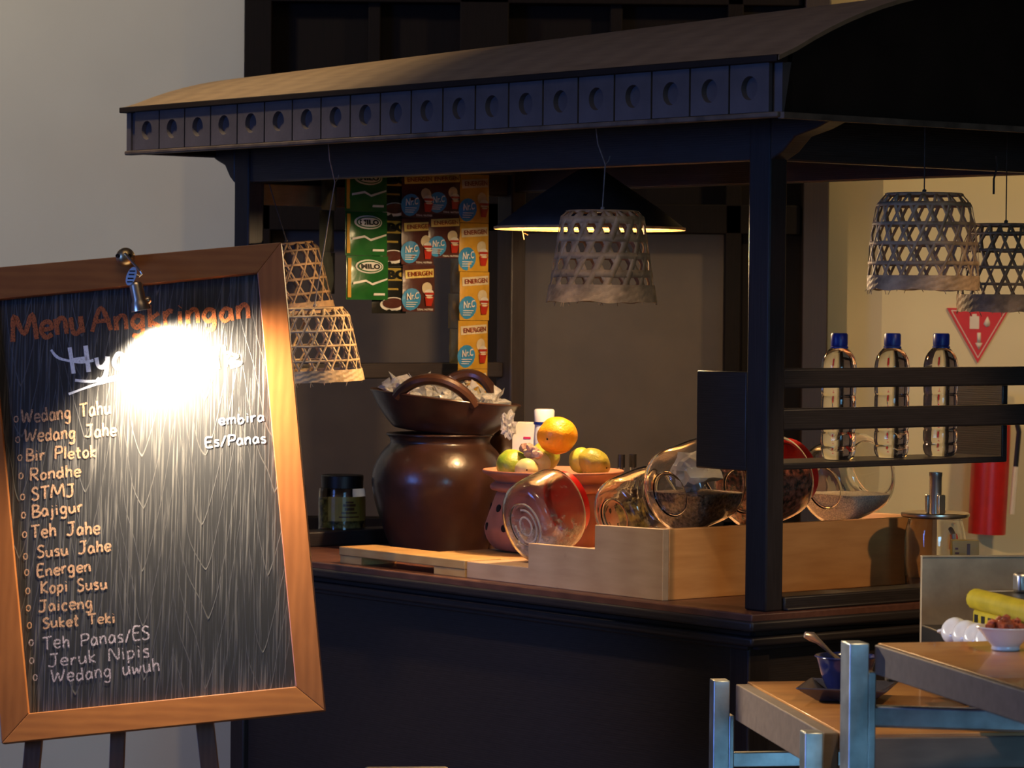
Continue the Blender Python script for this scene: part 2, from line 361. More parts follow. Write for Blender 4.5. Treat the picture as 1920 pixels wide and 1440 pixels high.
# dark joinery with brown panes
jo = MB()
for x0, x1, z0, z1 in ((-.735, -.66, 0, 2.9), (-.15, -.017, 0, 2.9), (.576, .62, 0, 2.9), (-.735, .78, 2.24, 2.32), (-.735, .78, 1.62, 1.70), (-.735, .78, .70, .84), (-.735, .78, 0, .12), (-.735, .78, 2.82, 2.9)):
    jo.box(x0, x1, 8.60, 8.70, z0, z1)
for x0 in (-.40, .258): jo.box(x0, x0+.034, 8.62, 8.68, 1.66, 2.9)
win = struct('window_1', jo, 'joinery', bevel=.003)
for x0, x1 in ((-.66, -.15), (-.017, .576)):
    MB().box(x0, x1, 8.66, 8.675, .80, 1.63).build('pane', 'pane', win)
for x0, x1 in ((-.66, -.40), (-.366, -.15), (-.017, .258), (.292, .576)):
    MB().box(x0, x1, 8.665, 8.68, 1.66, 2.85).build('upper_pane', 'joinery', win)
struct('door_1', MB().box(.62, .785, 8.63, 8.72, 0, 2.9), 'joinery')
struct('trim_1', MB().box(.785, .855, 8.58, 8.74, 0, 2.9), 'joinery2', bevel=.004)

# ================================================================== CART
cart = thing('wooden_food_cart', 'dark painted wooden food cart with curved plywood roof and open serving sides', 'food cart', W(0, 0, 0), A)
def cp(name, mb, m='paint', **k): return mb.build(name, m, cart, **k)
LX = -1.86; DY = .92
# counter
cp('counter_top', MB().box(LX, 0, 0, DY, .833, .849), 'counter', bevel=.003)
cp('counter_edge', MB().box(LX-.004, .004, -.004, DY+.004, .815, .836), bevel=.006)
cp('counter_moulding', MB().prism([(-.004, .815), (.030, .815), (.045, .79), (.045, .775), (DY-.045, .775), (DY-.045, .79), (DY-.02, .815)], 'x', LX+.03, -.03)
   .prism([(-.002, .815), (-.03, .815), (-.045, .79), (-.045, .775), (LX+.045, .775), (LX+.045, .79), (LX+.03, .815), (LX, .815)][::-1], 'y', .03, DY-.03), bevel=.003)
cp('body_moulding', MB().box(LX+.03, -.012, .012, DY-.02, .785, .803), bevel=.005)
cp('front_panel', MB().box(LX+.07, -.06, .05, .07, .12, .78))
cp('side_panel', MB().box(-.08, -.06, .07, DY-.05, .12, .78))
cp('side_panel', MB().box(LX+.07, LX+.09, .07, DY-.05, .12, .78))
cp('back_panel', MB().box(LX+.09, -.08, DY-.07, DY-.05, .12, .78))
for x in (LX+.05, -.1):
    for y in (.035, DY-.09): cp('corner_leg', MB().box(x, x+.055, y, y+.055, 0, .785), 'paint_v', bevel=.004)
# posts
PX0, PX1 = -.076, -.017
for x in (PX0, LX+.03):
    for y in (.05, .83): cp('post', MB().box(x, x+.059, y, y+.045, .849, 1.80), 'paint_v', bevel=.004)
# sills
cp('side_sill', MB().box(-.078, -.012, .095, .83, .849, .876).box(-.085, -.004, .095, .83, .849, .856), bevel=.004)
cp('side_sill', MB().box(LX+.02, LX+.095, .095, .83, .849, .885), bevel=.004)
# top beams
cp('top_beam', MB().box(LX+.03, -.017, .055, .085, 1.700, 1.80), bevel=.004)
cp('top_beam', MB().box(-.055, -.025, .085, .84, 1.700, 1.80), bevel=.004)
cp('top_beam', MB().box(LX+.03, -.017, .84, .87, 1.700, 1.80), bevel=.004)
cp('top_beam', MB().box(LX+.04, LX+.07, .085, .84, 1.69, 1.80), bevel=.004)
# brackets under the eaves (corbels)
def corbel(): return [(0, 1.70), (.022, 1.715), (.045, 1.742), (.085, 1.755), (.115, 1.77), (.17, 1.775), (.17, 1.80), (0, 1.80)]
for y in (.05, .83):
    cp('bracket', MB().prism([(LX+.03-a*.9, z) for a, z in corbel()], 'y', y, y+.045), bevel=.003)
    cp('bracket', MB().prism([(-.017+a*1.45, z) for a, z in corbel()], 'y', y, y+.045), bevel=.003)
# eave lining + roof
EX0, EX1, EY0, EY1 = -1.925, .25, -.18, 1.0
cp('eave_lining', MB().box(EX0+.02, EX1-.02, EY0+.02, EY1-.02, 1.795, 1.807), 'gable')
def rz(y, x=EX1):
    f = (x-EX0)/(EX1-EX0); H = .100+.056*f; p = 2.6-.5*f
    return 1.867+H*max(0, 1-abs((.41-y)/.592)**p)
ys = [EY0-.012+(EY1-EY0+.024)*i/28 for i in range(29)]
rm_ = MB(); NX = 12; vs = []
for dz in (0, -.008):
    for i in range(NX+1):
        x = EX0-.012+(EX1-EX0+.022)*i/NX
        vs += [(x, y, rz(y, x)+dz) for y in ys]
n_ = len(ys); o_ = (NX+1)*n_; fs = []
for i in range(NX):
    for j in range(n_-1):
        a = i*n_+j; fs += [(a, a+n_, a+n_+1, a+1), (o_+a, o_+a+1, o_+a+n_+1, o_+a+n_)]
for i in range(NX): fs += [(i*n_, o_+i*n_, o_+(i+1)*n_, (i+1)*n_), (i*n_+n_-1, (i+1)*n_+n_-1, o_+(i+1)*n_+n_-1, o_+i*n_+n_-1)]
for j in range(n_-1): fs += [(j, j+1, o_+j+1, o_+j), (NX*n_+j, o_+NX*n_+j, o_+NX*n_+j+1, NX*n_+j+1)]
cp('roof_sheet', rm_.add(vs, fs), 'roof', angle=25)
for x in (EX0, EX1-.016):
    cp('gable_panel', MB().prism([(EY0+.01, 1.765)]+[(y, rz(y, x+.008)-.009) for y in ys[1:-1]]+[(EY1-.01, 1.765)], 'x', x, x+.016), 'gable', smooth=False)
cp('gable_trim', MB().box(EX1-.004, EX1+.012, EY0, EY1, 1.757, 1.768), 'lip')
cp('roof_edge_trim', MB().box(EX0-.014, EX1+.008, EY0-.016, EY0+.012, 1.856, 1.869), 'gable', bevel=.002)
# fascia: twenty panels, each with a recessed round
fas = cp('front_fascia', MB().box(EX0, EX1, EY0+.006, EY0+.03, 1.768, 1.857), 'fascia')
fl = cp('fascia_lip', MB().box(EX0-.004, EX1+.002, EY0-.008, EY0+.012, 1.759, 1.769), 'lip', bevel=.003)
def fpanel():
    mb = MB(); n = 24; hw, hz, r = .0505, .0435, .0215
    rim = []; 
    for k in range(n):
        t = 2*PI*k/n; c, s_ = math.cos(t), math.sin(t); q = min(hw/max(abs(c), 1e-6), hz/max(abs(s_), 1e-6)); rim.append((c*q, s_*q))
    for sx, sz in ((1, 1), (-1, 1), (-1, -1), (1, -1)):       # snap nearest to corners
        i = min(range(n), key=lambda k: (rim[k][0]-sx*hw)**2+(rim[k][1]-sz*hz)**2); rim[i] = (sx*hw, sz*hz)
    vs = [(x, 0, z) for x, z in rim]+[(x, .008, z) for x, z in rim]
    vs += [(r*math.cos(2*PI*k/n), 0, r*math.sin(2*PI*k/n)) for k in range(n)]+[(r*.94*math.cos(2*PI*k/n), .011, r*.94*math.sin(2*PI*k/n)) for k in range(n)]
    fs = []
    for k in range(n):
        q = (k+1) % n
        fs += [(k, q, 2*n+q, 2*n+k), (k, n+k, n+q, q), (2*n+k, 2*n+q, 3*n+q, 3*n+k)]
    fs.append(tuple(range(3*n, 4*n)))
    return mb.add(vs, fs)
first = None
for i in range(20):
    x = -1.834+.1059*i
    if first is None:
        first = fpanel().build('fascia_panel', 'fascia', fas, angle=30); first.location = (x, EY0-.006, 1.813)
    else:
        c = first.copy(); COL.objects.link(c); c.location = (x, EY0-.006, 1.813)
# cut the backing where the rounds sink in: backing is set behind them
fas.location = (0, .0, 0)
for o in fas.children: o.location.y = EY0-.0065
cp('end_fascia', MB().box(EX0-.006, EX0+.012, EY0, EY1, 1.762, 1.857), 'fascia')
cp('back_fascia', MB().box(EX0, EX1, EY1-.02, EY1, 1.762, 1.857), 'fascia')
# side shelf of the cart (right) with rails and end panels, twin on the left end
def side_rack(x0, x1, rail0, rail1):
    cp('rack_shelf', MB().box(x0, x1, .075, .765, 1.112, 1.124), bevel=.002)
    for z0, z1 in ((1.270, 1.308), (1.190, 1.232)):
        cp('rack_rail', MB().box(rail0, rail1, .09, .835, z0, z1), bevel=.004)
    for y in (.052, .762):
        cp('rack_end_panel', MB().box(x0, x1, y, y+.016, 1.112, 1.300), bevel=.003)
side_rack(-.220, -.078, -.036, -.018)
cp('rack_rail', MB().box(LX+.04, LX+.06, .09, .83, 1.243, 1.281), bevel=.004)
# hanging pine plank high on the left end
tag(MB().box(0, .34, -.008, .008, 0, .050).build('hanging_plank', 'shelfwood', loc=W(-1.79, .10, 1.650), rotz=A+PI/2, bevel=.003), 'short brown plank fixed high inside the cart, left of the sachets', 'plank')

# ================================================================== COUNTER GOODS
# stepped crate
cr0 = thing('stepped_display_box', 'long stepped wooden display box carrying the glass jars along the counter end', 'display box', W(-.2925, .034, Zc), A)
fx = [(0, 0), (0, .146), (-.2065, .146), (-.2065, .100), (-.4175, .100), (-.4175, .036), (-.6225, .036), (-.6225, 0)]
fx = [(0, 0), (0, .140), (-.2065, .136), (-.2065, .088), (-.4175, .086), (-.4175, .036), (-.6225, .034), (-.6225, 0)]
MB().prism(fx, 'y', 0, .016).build('front_panel', 'crate', cr0, smooth=False, bevel=.0015)
MB().prism(fx, 'y', .75, .766).build('back_panel', 'crate', cr0, smooth=False, bevel=.0015)
MB().box(-.016, 0, .0165, .7495, 0, .140).build('side_panel', 'crate_side', cr0, bevel=.002, label='long orange pine side board with knots')
MB().box(-.2065, -.0165, .0165, .7495, .108, .120).build('upper_tier', 'crate', cr0)
MB().box(-.4175, -.2070, .0165, .7495, .058, .070).build('middle_tier', 'crate', cr0)
MB().box(-.6225, -.4180, .0165, .7495, .024, .034).build('lower_tier', 'crate', cr0)
MB().box(-.2110, -.2070, .0165, .7495, .0, .108).build('riser', 'crate', cr0)
MB().box(-.4220, -.4180, .0165, .7495, .0, .058).build('riser', 'crate', cr0)
# pallet
pal = thing('wooden_pallet_board', 'low yellow pine board on blocks lying in front of the clay pot', 'board', W(-1.372, .030, Zc), A)
MB().box(0, .454, 0, .10, .017, .036).build('plank', 'pine', pal, bevel=.002)
MB().box(.225, .454, .102, .25, .017, .035).build('plank', 'pine', pal, bevel=.002)
MB().box(.225, .454, .252, .44, .017, .036).build('plank', 'pine', pal, bevel=.002)
for x0, x1 in ((.002, .082), (.345, .452)): MB().box(x0, x1, .002, .098, 0, .0168).build('block', 'pine', pal, bevel=.001)
MB().box(.3, .45, .11, .43, 0, .0168).build('block', 'pine', pal, bevel=.001)

# big clay pot
k = 1/801
pot = thing('clay_pot', 'large glossy dark brown round clay pot under a handled bowl', 'pot', W(-1.55, .445, Zc), A)
prof = [(0, 0), (84*k, 0), (92*k, 6*k), (104*k, 35*k), (119*k, 80*k), (127*k, 118*k), (127*k, 140*k), (121*k, 162*k), (108*k, 184*k), (97*k, 196*k), (93*k, 203*k), (97*k, 212*k), (101*k, 216*k), (98*k, 219*k), (88*k, 216*k), (86*k, 203*k), (95*k, 190*k), (112*k, 160*k), (117*k, 120*k), (95*k, 40*k), (0, 14*k)]
def smprof(p, n=4): return [(max(0, v.x), v.y) for v in crom([(a, b, 0) for a, b in p], n)]
MB().lathe(smprof(prof), 56).build('pot_body', 'pot', pot)
# bowl with two arched handles
bowl = thing('handled_clay_bowl', 'wide dark clay bowl with two arched handles resting on the pot', 'bowl', W(-1.545, .445, Zc+.2745), rot=(0, math.radians(6), 0))
bprof = [(0, 0), (80*k, 0), (98*k, 8*k), (120*k, 32*k), (137*k, 58*k), (143*k, 66*k), (138*k, 68*k), (128*k, 60*k), (108*k, 38*k), (80*k, 18*k), (0, 8*k)]
MB().lathe(smprof(bprof, 3), 56).build('bowl_body', 'pot', bowl)
for sgn, aoff, lift in ((-1, -.14, .050), (1, -.30, .062)):
    pts = []
    for i in range(15):
        t = i/14; a = -PI/2*1+aoff+(t-.5)*1.15 if sgn < 0 else PI/2+aoff+(t-.5)*1.0
        rr = .166+.010*math.sin(PI*t); pts.append((rr*math.cos(a), rr*math.sin(a), .076+lift*math.sin(PI*t)**.8))
    MB().tube(pts, .0135, 10).build('handle', 'pot', bowl)
# wrapped snacks in the bowl
snk = [(-.105, -.03, .084, .046, 'dark'), (-.02, -.09, .066, .040, 'pale'), (.03, -.02, .080, .050, 'clear'), (.10, -.06, .076, .042, 'clear2'), (-.04, .05, .092, .052, 'tall'), (.09, .06, .072, .042, 'clear3')]
slab = ['crinkled clear packet with dark filling at the left of the bowl', 'pale yellow snack packet seen under the front bowl handle', 'clear snack packet heaped in the middle of the bowl', 'clear crumpled packet by the right rim of the bowl', 'clear packet with pointed corner standing behind the front handle', 'clear packet at the back right of the bowl']
for (x, y, z, r, kd), lb in zip(snk, slab):
    p = bowl.matrix_basis @ Vector((x, y, z))
    s = thing('wrapped_snack', lb, 'snack packet', p, random.random()*3, 'wrapped snacks in the clay bowl')
    inner = {'dark': 'snackred', 'pale': 'snack'}.get(kd, 'tissue')
    MB().blob((0, 0, -.004), r*.62, 2, .35, (1, .8, .45), seed=x*40).build('filling', inner, s)
    mb = MB().blob((0, 0, 0), r, 3, .9, (1, .85, .62), seed=x*90+y*31, freq=2.6)
    for q in range(3):                                         # twisted free corners of the wrap
        a = q*2.1+x*30; c = Vector((math.cos(a)*r*.8, math.sin(a)*r*.7, .010+.006*q))
        mb.add([c, c+Vector((math.cos(a+.5)*.022, math.sin(a+.5)*.022, .026)), c+Vector((math.cos(a-.4)*.026, math.sin(a-.4)*.026, .012)), c+Vector((.004, .004, -.008))], [(0, 1, 2), (0, 2, 3), (0, 3, 1), (1, 3, 2)])
    mb.build('wrap', 'plastic', s, smooth=False)

# hanging plastic tail at the right rim
s = MB().blob((0, 0, 0), .019, 3, 1.0, (.8, .6, 1.35), seed=5, freq=3).build('plastic_wrap', 'plastic', loc=W(-1.345, .485, 1.145), smooth=False)
tag(s, 'crumpled clear plastic wrap hanging at the right side of the bowl', 'plastic wrap')

# terracotta stove with dish
st = thing('clay_stove', 'terracotta charcoal stove with round air holes and dish top', 'stove', W(-1.035, .365, .885), A)
q = 1/853
sp = [(0, 0), (92*q, 0), (118*q, 14*q), (128*q, 42*q), (124*q, 62*q), (108*q, 112*q), (104*q, 120*q), (116*q, 124*q), (118*q, 132*q), (112*q, 138*q), (108*q, 140*q), (116*q, 148*q), (130*q, 157*q), (133*q, 162*q), (128*q, 164*q), (110*q, 150*q), (90*q, 144*q), (0, 142*q)]
sp = [(a, b*.92) for a, b in sp]
MB().lathe(smprof(sp, 3), 48).build('stove_body', 'terra', st)
for zz, rr, off in ((52*q, 127.5*q, 0), (80*q, 120*q, .26), (104*q, 111*q, 0)):
    pass
for i in range(24):
    row = i % 2; a = i*PI/12+.1; zz, rr = ((46*q, 127.8*q), (81*q, 117*q))[row]
    rot = Matrix.Rotation(a, 4, 'Z') @ Matrix.Rotation(PI/2-(.22 if row else .05), 4, 'Y')
    MB().lathe([(0, -.004), (.0085, -.004), (.0085, .0024), (0, .0024)], 12, mx=rot, c=(math.cos(a)*(rr-.0018), math.sin(a)*(rr-.0018), zz)).build('air_hole', 'hole', st)  # black discs paint the dark of the openings
# fruit on the dish
DZ = .885+144*q*.92
def fruit(name, lab, cat, lx, ly, z, r, m, sc=(1, 1, .93), stem='hole', seed=1, rot=(0, 0, 0), group=None):
    t = thing(name, lab, cat, W(lx, ly, z), rot=rot, group=group)
    MB().blob((0, 0, 0), r, 4, .06, sc, seed=seed).build('flesh_and_peel', m, t)
    MB().lathe([(0, .001), (.0018, .0008), (.0024, 0), (.002, -.003)], 8, mx=Matrix.Rotation(PI/2, 4, 'X'), c=(0, -r+.0005, 0)).build('stem_scar', stem, t)
    return t
fruit('orange', 'bright round orange on top of the fruit pile', 'orange', -1.012, .357, DZ+.098, .0440, 'orange', seed=2, rot=(.15, 0, -.55))
G = 'citrus fruit on the dish'
fruit('green_citrus', 'yellow-green lime at the left front of the dish', 'lime', -1.070, .280, DZ+.032, .0370, 'lime', (1, 1, .82), seed=3, rot=(.9, 0, .2), group=G)
fruit('green_citrus', 'brownish olive lime at the right end of the dish', 'lime', -.940, .402, DZ+.040, .0370, 'lime2', (1, 1, .82), seed=9, rot=(.3, .5, 1), group=G)
fruit('green_citrus', 'yellow-green lime half hidden behind the orange, to its left', 'lime', -1.085, .385, DZ+.050, .033, 'lime', seed=5, rot=(.3, 1, .2), group=G)
fruit('green_citrus', 'small green lime wedged between the orange and the olive lime', 'lime', -.972, .392, DZ+.044, .029, 'lime', seed=6, rot=(.3, 1.5, .2), group=G)
fruit('pale_lime', 'pale cream-green lime at the front edge beside the red lid', 'lime', -1.012, .272, DZ+.026, .026, 'palefruit', seed=7)
fruit('pale_lime', 'pale round lime in the middle of the dish under the orange', 'lime', -1.055, .335, DZ+.034, .030, 'palefruit', seed=8)
g = thing('ginger_root', 'knobbly pale ginger root resting under the orange', 'ginger', W(-1.022, .295, DZ+.062), A)
MB().blob((0, 0, 0), .019, 3, .5, (1.3, .8, .7), seed=1).blob((-.022, -.006, .008), .012, 2, .4, (1, .9, 1), seed=2).blob((.022, -.004, -.004), .012, 2, .4, (1.2, .9, .8), seed=3).blob((.004, -.010, .012), .009, 2, .4, (1, 1, 1), seed=4).build('root', 'ginger', g)

# tilted glass jars
def jar(loc, r, ln, tilt, yaw, label, fill=None, lid=None, glass='glass', fillm=None, fill_lv=.3, sx=1, grp='tilted glass jars on the display box'):
    # axis local +Y (opening), base at -Y ; local lathe axis z -> rotate
    t = thing('glass_jar', label, 'jar', loc, rot=(0, 0, yaw), group=grp)
    rotm = Matrix.Rotation(-PI/2+tilt, 4, 'X')
    rh = r*math.cos(tilt)+ln*.0
    pr_ = [(0, -ln*.5), (r*.30, -ln*.5), (r*.50, -ln*.49), (r*.54, -ln*.515), (r*.66, -ln*.51), (r*.90, -ln*.47), (r*.985, -ln*.36), (r, -ln*.15), (r, ln*.20), (r*.95, ln*.38), (r*.78, ln*.47), (r*.70, ln*.50), (r*.70, ln*.56)]
    th = .003; xs = Matrix.Diagonal((sx, 1, 1, 1))
    inn = [(max(a-th, 0), b+(th if b < 0 else 0)) for a, b in pr_][::-1]; inn[0] = (pr_[-1][0]-th, ln*.56)
    off = Vector((0, 0, max(-(rotm @ Vector((0, s_*a, b))).z for a, b in pr_ for s_ in (1, -1))+.0005))
    mb = MB().lathe(smprof(pr_, 3)+smprof(inn, 3), 48, mx=xs @ rotm, c=off)
    mb.build('jar_glass', glass, t)
    if lid:
        MB().lathe([(0, ln*.72), (r*.35, ln*.715), (r*.62, ln*.68), (r*.78, ln*.60), (r*.80, ln*.50), (r*.80, ln*.46), (r*.74, ln*.46), (r*.73, ln*.575), (0, ln*.60)], 40, mx=xs @ rotm, c=off).build('lid', lid, t)
    if fillm:
        # fill: inner shell clipped by a level plane
        bm = bmesh.new(); mm = MB().lathe([(a*.955, b*.955) for a, b in smprof(pr_[:-1], 2)], 36, mx=xs @ rotm, c=off)
        vs = [bm.verts.new(v) for v in mm.v]
        for f in mm.f: bm.faces.new([vs[i] for i in f])
        zs = [v.co.z for v in bm.verts]; lv = min(zs)+(max(zs)-min(zs))*fill_lv
        res = bmesh.ops.bisect_plane(bm, geom=bm.verts[:]+bm.edges[:]+bm.faces[:], plane_co=(0, 0, lv), plane_no=(0, .0, 1), clear_outer=True)
        ed = [e for e in res['geom_cut'] if isinstance(e, bmesh.types.BMEdge)]
        bmesh.ops.contextual_create(bm, geom=ed)
        bm.normal_update(); me = bpy.data.meshes.new('contents'); bm.to_mesh(me); bm.free()
        me.materials.append(M[fillm]); o = bpy.data.objects.new('contents', me); COL.objects.link(o); o.parent = t; o['kind'] = 'stuff'
    return t
yw = A
j1 = jar(W(-.808, .158, .8845), .090, .132, .30, yw+.15, 'smeared glass jar leaning at the front with a dome-shaped red lid', lid='red', glass='glass_s', fillm='residue', fill_lv=.17, sx=.80)
j2 = jar(W(-.600, .235, .9195), .078, .140, .26, yw+.1, 'empty clear glass jar on the middle step behind the front corner', sx=.9)
j3 = jar(W(-.400, .215, .9695), .088, .145, .24, yw+.05, 'glass jar with white tissue above dark seeds, left of the cart post', fillm='darkleaf', fill_lv=.42)
j4 = jar(W(-.400, .405, .9695), .088, .145, .24, yw+.05, 'glass jar of reddish dried bark with red lid, behind the cart post', fillm='cloves', lid='red', fill_lv=.66)
j5 = jar(W(-.405, .645, .9695), .088, .145, .24, yw+.05, 'glass jar with a layer of white sugar, right of the cart post', fillm='sugar', fill_lv=.33)
MB().blob((0, -.0, .125), .046, 3, .5, (1.15, .9, .8), seed=4).build('tissue', 'tissue', j3)
# powdery film inside the front jar, white tubes standing in for its moulded base rings
def film_mat():
    m, t, b = nt('powder_film'); N = t.nodes; Lk = t.links
    b.inputs['Base Color'].default_value = (.80, .74, .68, 1); b.inputs['Roughness'].default_value = .9
    tc = N.new('ShaderNodeTexCoord'); nz = N.new('ShaderNodeTexNoise'); nz.inputs['Scale'].default_value = 55; nz.inputs['Detail'].default_value = 8; nz.inputs['Roughness'].default_value = .7
    Lk.new(tc.outputs['Object'], nz.inputs['Vector']); sp = N.new('ShaderNodeSeparateXYZ'); Lk.new(tc.outputs['Object'], sp.inputs[0])
    mr = N.new('ShaderNodeMapRange'); mr.inputs[1].default_value = .02; mr.inputs[2].default_value = .13; mr.inputs[3].default_value = .16; mr.inputs[4].default_value = -.16
    Lk.new(sp.outputs['Z'], mr.inputs[0]); ad = N.new('ShaderNodeMath'); Lk.new(nz.outputs['Fac'], ad.inputs[0]); Lk.new(mr.outputs[0], ad.inputs[1])
    rp = N.new('ShaderNodeValToRGB'); rp.color_ramp.elements[0].position = .46; rp.color_ramp.elements[1].position = .66; rp.color_ramp.elements[1].color = (.8, .8, .8, 1)
    Lk.new(ad.outputs[0], rp.inputs[0]); Lk.new(rp.outputs[0], b.inputs['Alpha']); return m
M['film'] = film_mat()
gj = [o for o in j1.children if o.name.startswith('jar_glass')][0]
rj = Matrix.Rotation(-PI/2+.30, 4, 'X'); oj = Vector((0, 0, .0)); zmin = min(v.co.z for v in gj.data.vertices)
r_, l_ = .0865, .132
pf = [(0, -l_*.47), (r_*.62, -l_*.47), (r_*.86, -l_*.43), (r_*.96, -l_*.30), (r_*.985, -l_*.1), (r_*.985, l_*.15), (r_*.92, l_*.34)]
ofj = Vector((0, 0, max(-(rj @ Vector((0, s_*a, b))).z for a, b in pf for s_ in (1, -1))+.0042))
MB().lathe(smprof(pf, 3), 40, mx=Matrix.Diagonal((.80, 1, 1, 1)) @ rj, c=ofj).build('powder_film', 'film', j1)
for rr in (.020, .036, .050):
    MB().tube([(Matrix.Diagonal((.80, 1, 1, 1)) @ rj @ Vector((rr*math.cos(a), rr*math.sin(a), -l_*.46)))+ofj for a in [i*PI/16 for i in range(-9 if rr > .03 else -16, 17)]], .0022, 6).build('base_ring', 'tissue', j1)

# small things at the back of the counter
b = thing('white_carton', 'small white carton standing behind the orange', 'box', W(-1.42, .610, Zc), A+.5)
MB().box(-.035, .035, -.025, .025, 0, .300).build('carton', 'paper', b, bevel=.001)
MB().box(-.006, .012, -.0265, -.0255, .262, .267).build('red_mark', 'red', b)
b = thing('white_bottle', 'white plastic bottle with ribbed white cap behind the orange', 'bottle', W(-1.27, .530, Zc), A)
b.scale = (1, 1, 1.065)
MB().lathe(smprof([(0, 0), (.022, 0), (.024, .01), (.024, .22), (.024, .25), (.0225, .268), (.0215, .286)], 3), 28).build('bottle_body', 'white', b)
MB().lathe([(.0235, .283), (.0245, .285), (.0245, .288), (0, .288)], 28).build('neck_ring', 'bluecap', b)
mb = MB()
mb.lathe([(.0225, .289), (.0235, .312), (.021, .316), (0, .316)], 28)
mb.build('cap', 'white', b)
b = thing('dark_jug', 'dark glazed jug in shadow behind the large pot', 'jug', W(-1.66, .720, Zc), A)
MB().lathe(smprof([(0, 0), (.07, 0), (.10, .05), (.12, .13), (.11, .20), (.085, .25), (.075, .262), (.08, .275), (.07, .272)], 3), 32).build('jug_body', 'pot', b)
for i, (ly, lb) in enumerate(((.660, 'left one of two slim dark bottles behind the jars'), (.695, 'right one of two slim dark bottles behind the jars'))):
    b = thing('slim_bottle', lb, 'bottle', W(-1.15, ly, Zc), A, 'slim dark bottles')
    MB().lathe(smprof([(0, 0), (.016, 0), (.018, .01), (.018, .15), (.008, .185), (.007, .215)], 2), 16).build('bottle_body', 'glass', b)
    MB().lathe([(.0085, .205), (.0085, .235), (0, .235)], 14).build('cap', 'black', b)
    MB().lathe([(0, .002), (.0135, .002), (.0135, .13), (0, .13)], 14).build('sauce', 'herb', b)

# labelled jar on the left sill
b = thing('labelled_glass_jar', 'squat glass jar with black lid and printed label on the left sill', 'jar', W(-1.83, .365, .885), A)
MB().lathe(smprof([(0, 0), (.052, 0), (.056, .006), (.056, .088), (.050, .098), (.048, .104)], 3), 36).build('jar_glass', 'glass_s', b)
MB().lathe([(.050, .098), (.051, .126), (.049, .128), (0, .128)], 36).build('lid', 'black', b)
MB().lathe([(0, .003), (.051, .003), (.051, .07), (0, .07)], 24).build('contents', 'herb', b)
lb_ = MB()
for k_ in range(12):
    a0, a1 = -1.25+.16*k_, -1.25+.16*(k_+1)
    lb_.add([(math.cos(a)*.0568, math.sin(a)*.0568, z) for a, z in ((a0, .02), (a1, .02), (a1, .078), (a0, .078))], [(0, 1, 2, 3)])
lb_.build('label', 's_gold', b)
em = MB()
for z, w_, h_ in ((.065, .010, .004), (.058, .016, .006), (.049, .012, .007), (.040, .020, .004), (.030, .026, .003)):
    for k_ in range(4):
        a0 = -.30+(k_-2)*w_/2/.0572; a1 = a0+w_/2/.0572
        em.add([(math.cos(a)*.0574, math.sin(a)*.0574, zz) for a, zz in ((a0, z-h_/2), (a1, z-h_/2), (a1, z+h_/2), (a0, z+h_/2))], [(0, 1, 2, 3)])
em.build('emblem', 's_ink', b)
b = thing('dark_canister', 'dark canister beside the labelled jar, mostly behind the menu board', 'canister', W(-1.83, .215, .885), A)
MB().lathe(smprof([(0, 0), (.034, 0), (.035, .01), (.035, .10), (.031, .108), (0, .108)], 2), 24).build('canister_body', 'darksteel', b)
MB().lathe([(.0365, .085), (.0365, .098), (.03, .110), (0, .112)], 24).build('lid', 'black', b)

# water bottles on the side rack
def water_bottle(loc, label, rz_):
    t = thing('water_bottle', label, 'bottle', loc, rz_, 'water bottles on the side rack')
    p = [(0, .004), (.012, .003), (.022, 0), (.030, .004), (.034, .014), (.0345, .022), (.032, .027), (.0345, .034), (.0345, .050), (.0325, .055), (.0345, .061), (.0345, .082), (.0330, .087), (.0345, .093), (.0345, .120), (.0330, .126), (.0348, .134), (.0352, .172), (.0345, .188), (.0300, .204), (.0210, .216), (.0155, .221), (.0145, .226), (0, .226)]
    MB().lathe(smprof(p, 3), 36).build('bottle_body', 'water', t)
    mb = MB(); n = 36
    prof2 = [(.0162, .224), (.0168, .228), (.0168, .246), (.0150, .249), (0, .249)]
    mb.lathe(prof2, n); mb.build('cap', 'bluecap', t)
    MB().lathe([(.0155, .2185), (.0178, .2195), (.0178, .2225), (.0160, .2235)], 28).build('neck_ring', 'bluecap', t)
    return t
wb = []
for ly, lb in ((.352, 'water bottle with blue cap nearest the cart post on the side rack'), (.500, 'middle water bottle of three on the side rack'), (.640, 'rightmost water bottle of three on the side rack')):
    if not wb: wb.append(water_bottle(W(-.135, ly, 1.1245), lb, A))
    else:
        c = copy_tree(wb[0]); c.location = W(-.135, ly, 1.1245); c['label'] = lb; c.rotation_euler.z = A+ly*4; wb.append(c)
MB().lathe([(.0352, .160), (.0352, .176)], 36).build('pale_label', 'ringblue', wb[0], solid=.0005)

# steel tube mug
t = thing('steel_strainer_pot', 'glass-sided pot with steel rim and an upright metal tube behind the display box', 'pot', W(-.160, .655, Zc), A)
MB().lathe(smprof([(0, 0), (.052, 0), (.060, .02), (.062, .06), (.062, .11), (.056, .140), (.054, .146)], 3)+[(.051, .146), (.053, .139), (.059, .11), (.059, .05), (.05, .006), (0, .006)], 36).build('glass_body', 'glass', t)
MB().lathe(smprof([(.050, .148), (.066, .150), (.070, .155), (.066, .160), (.045, .157), (0, .157)], 2), 40).build('steel_rim', 'chrome', t)
MB().lathe([(.0125, .157), (.0125, .232), (.0135, .234), (.0135, .241), (.0105, .241), (.0105, .165)], 20).build('tube', 'steel', t)
MB().box(-.021, -.012, -.010, .010, .157, .196).box(.012, .019, -.010, .010, .157, .196).build('clamp', 'steel', t, bevel=.002)
MB().tube([(.062, -.02, .13), (.085, -.035, .12), (.090, -.037, .08), (.064, -.022, .03)], .005, 8).build('handle', 'steel', t)
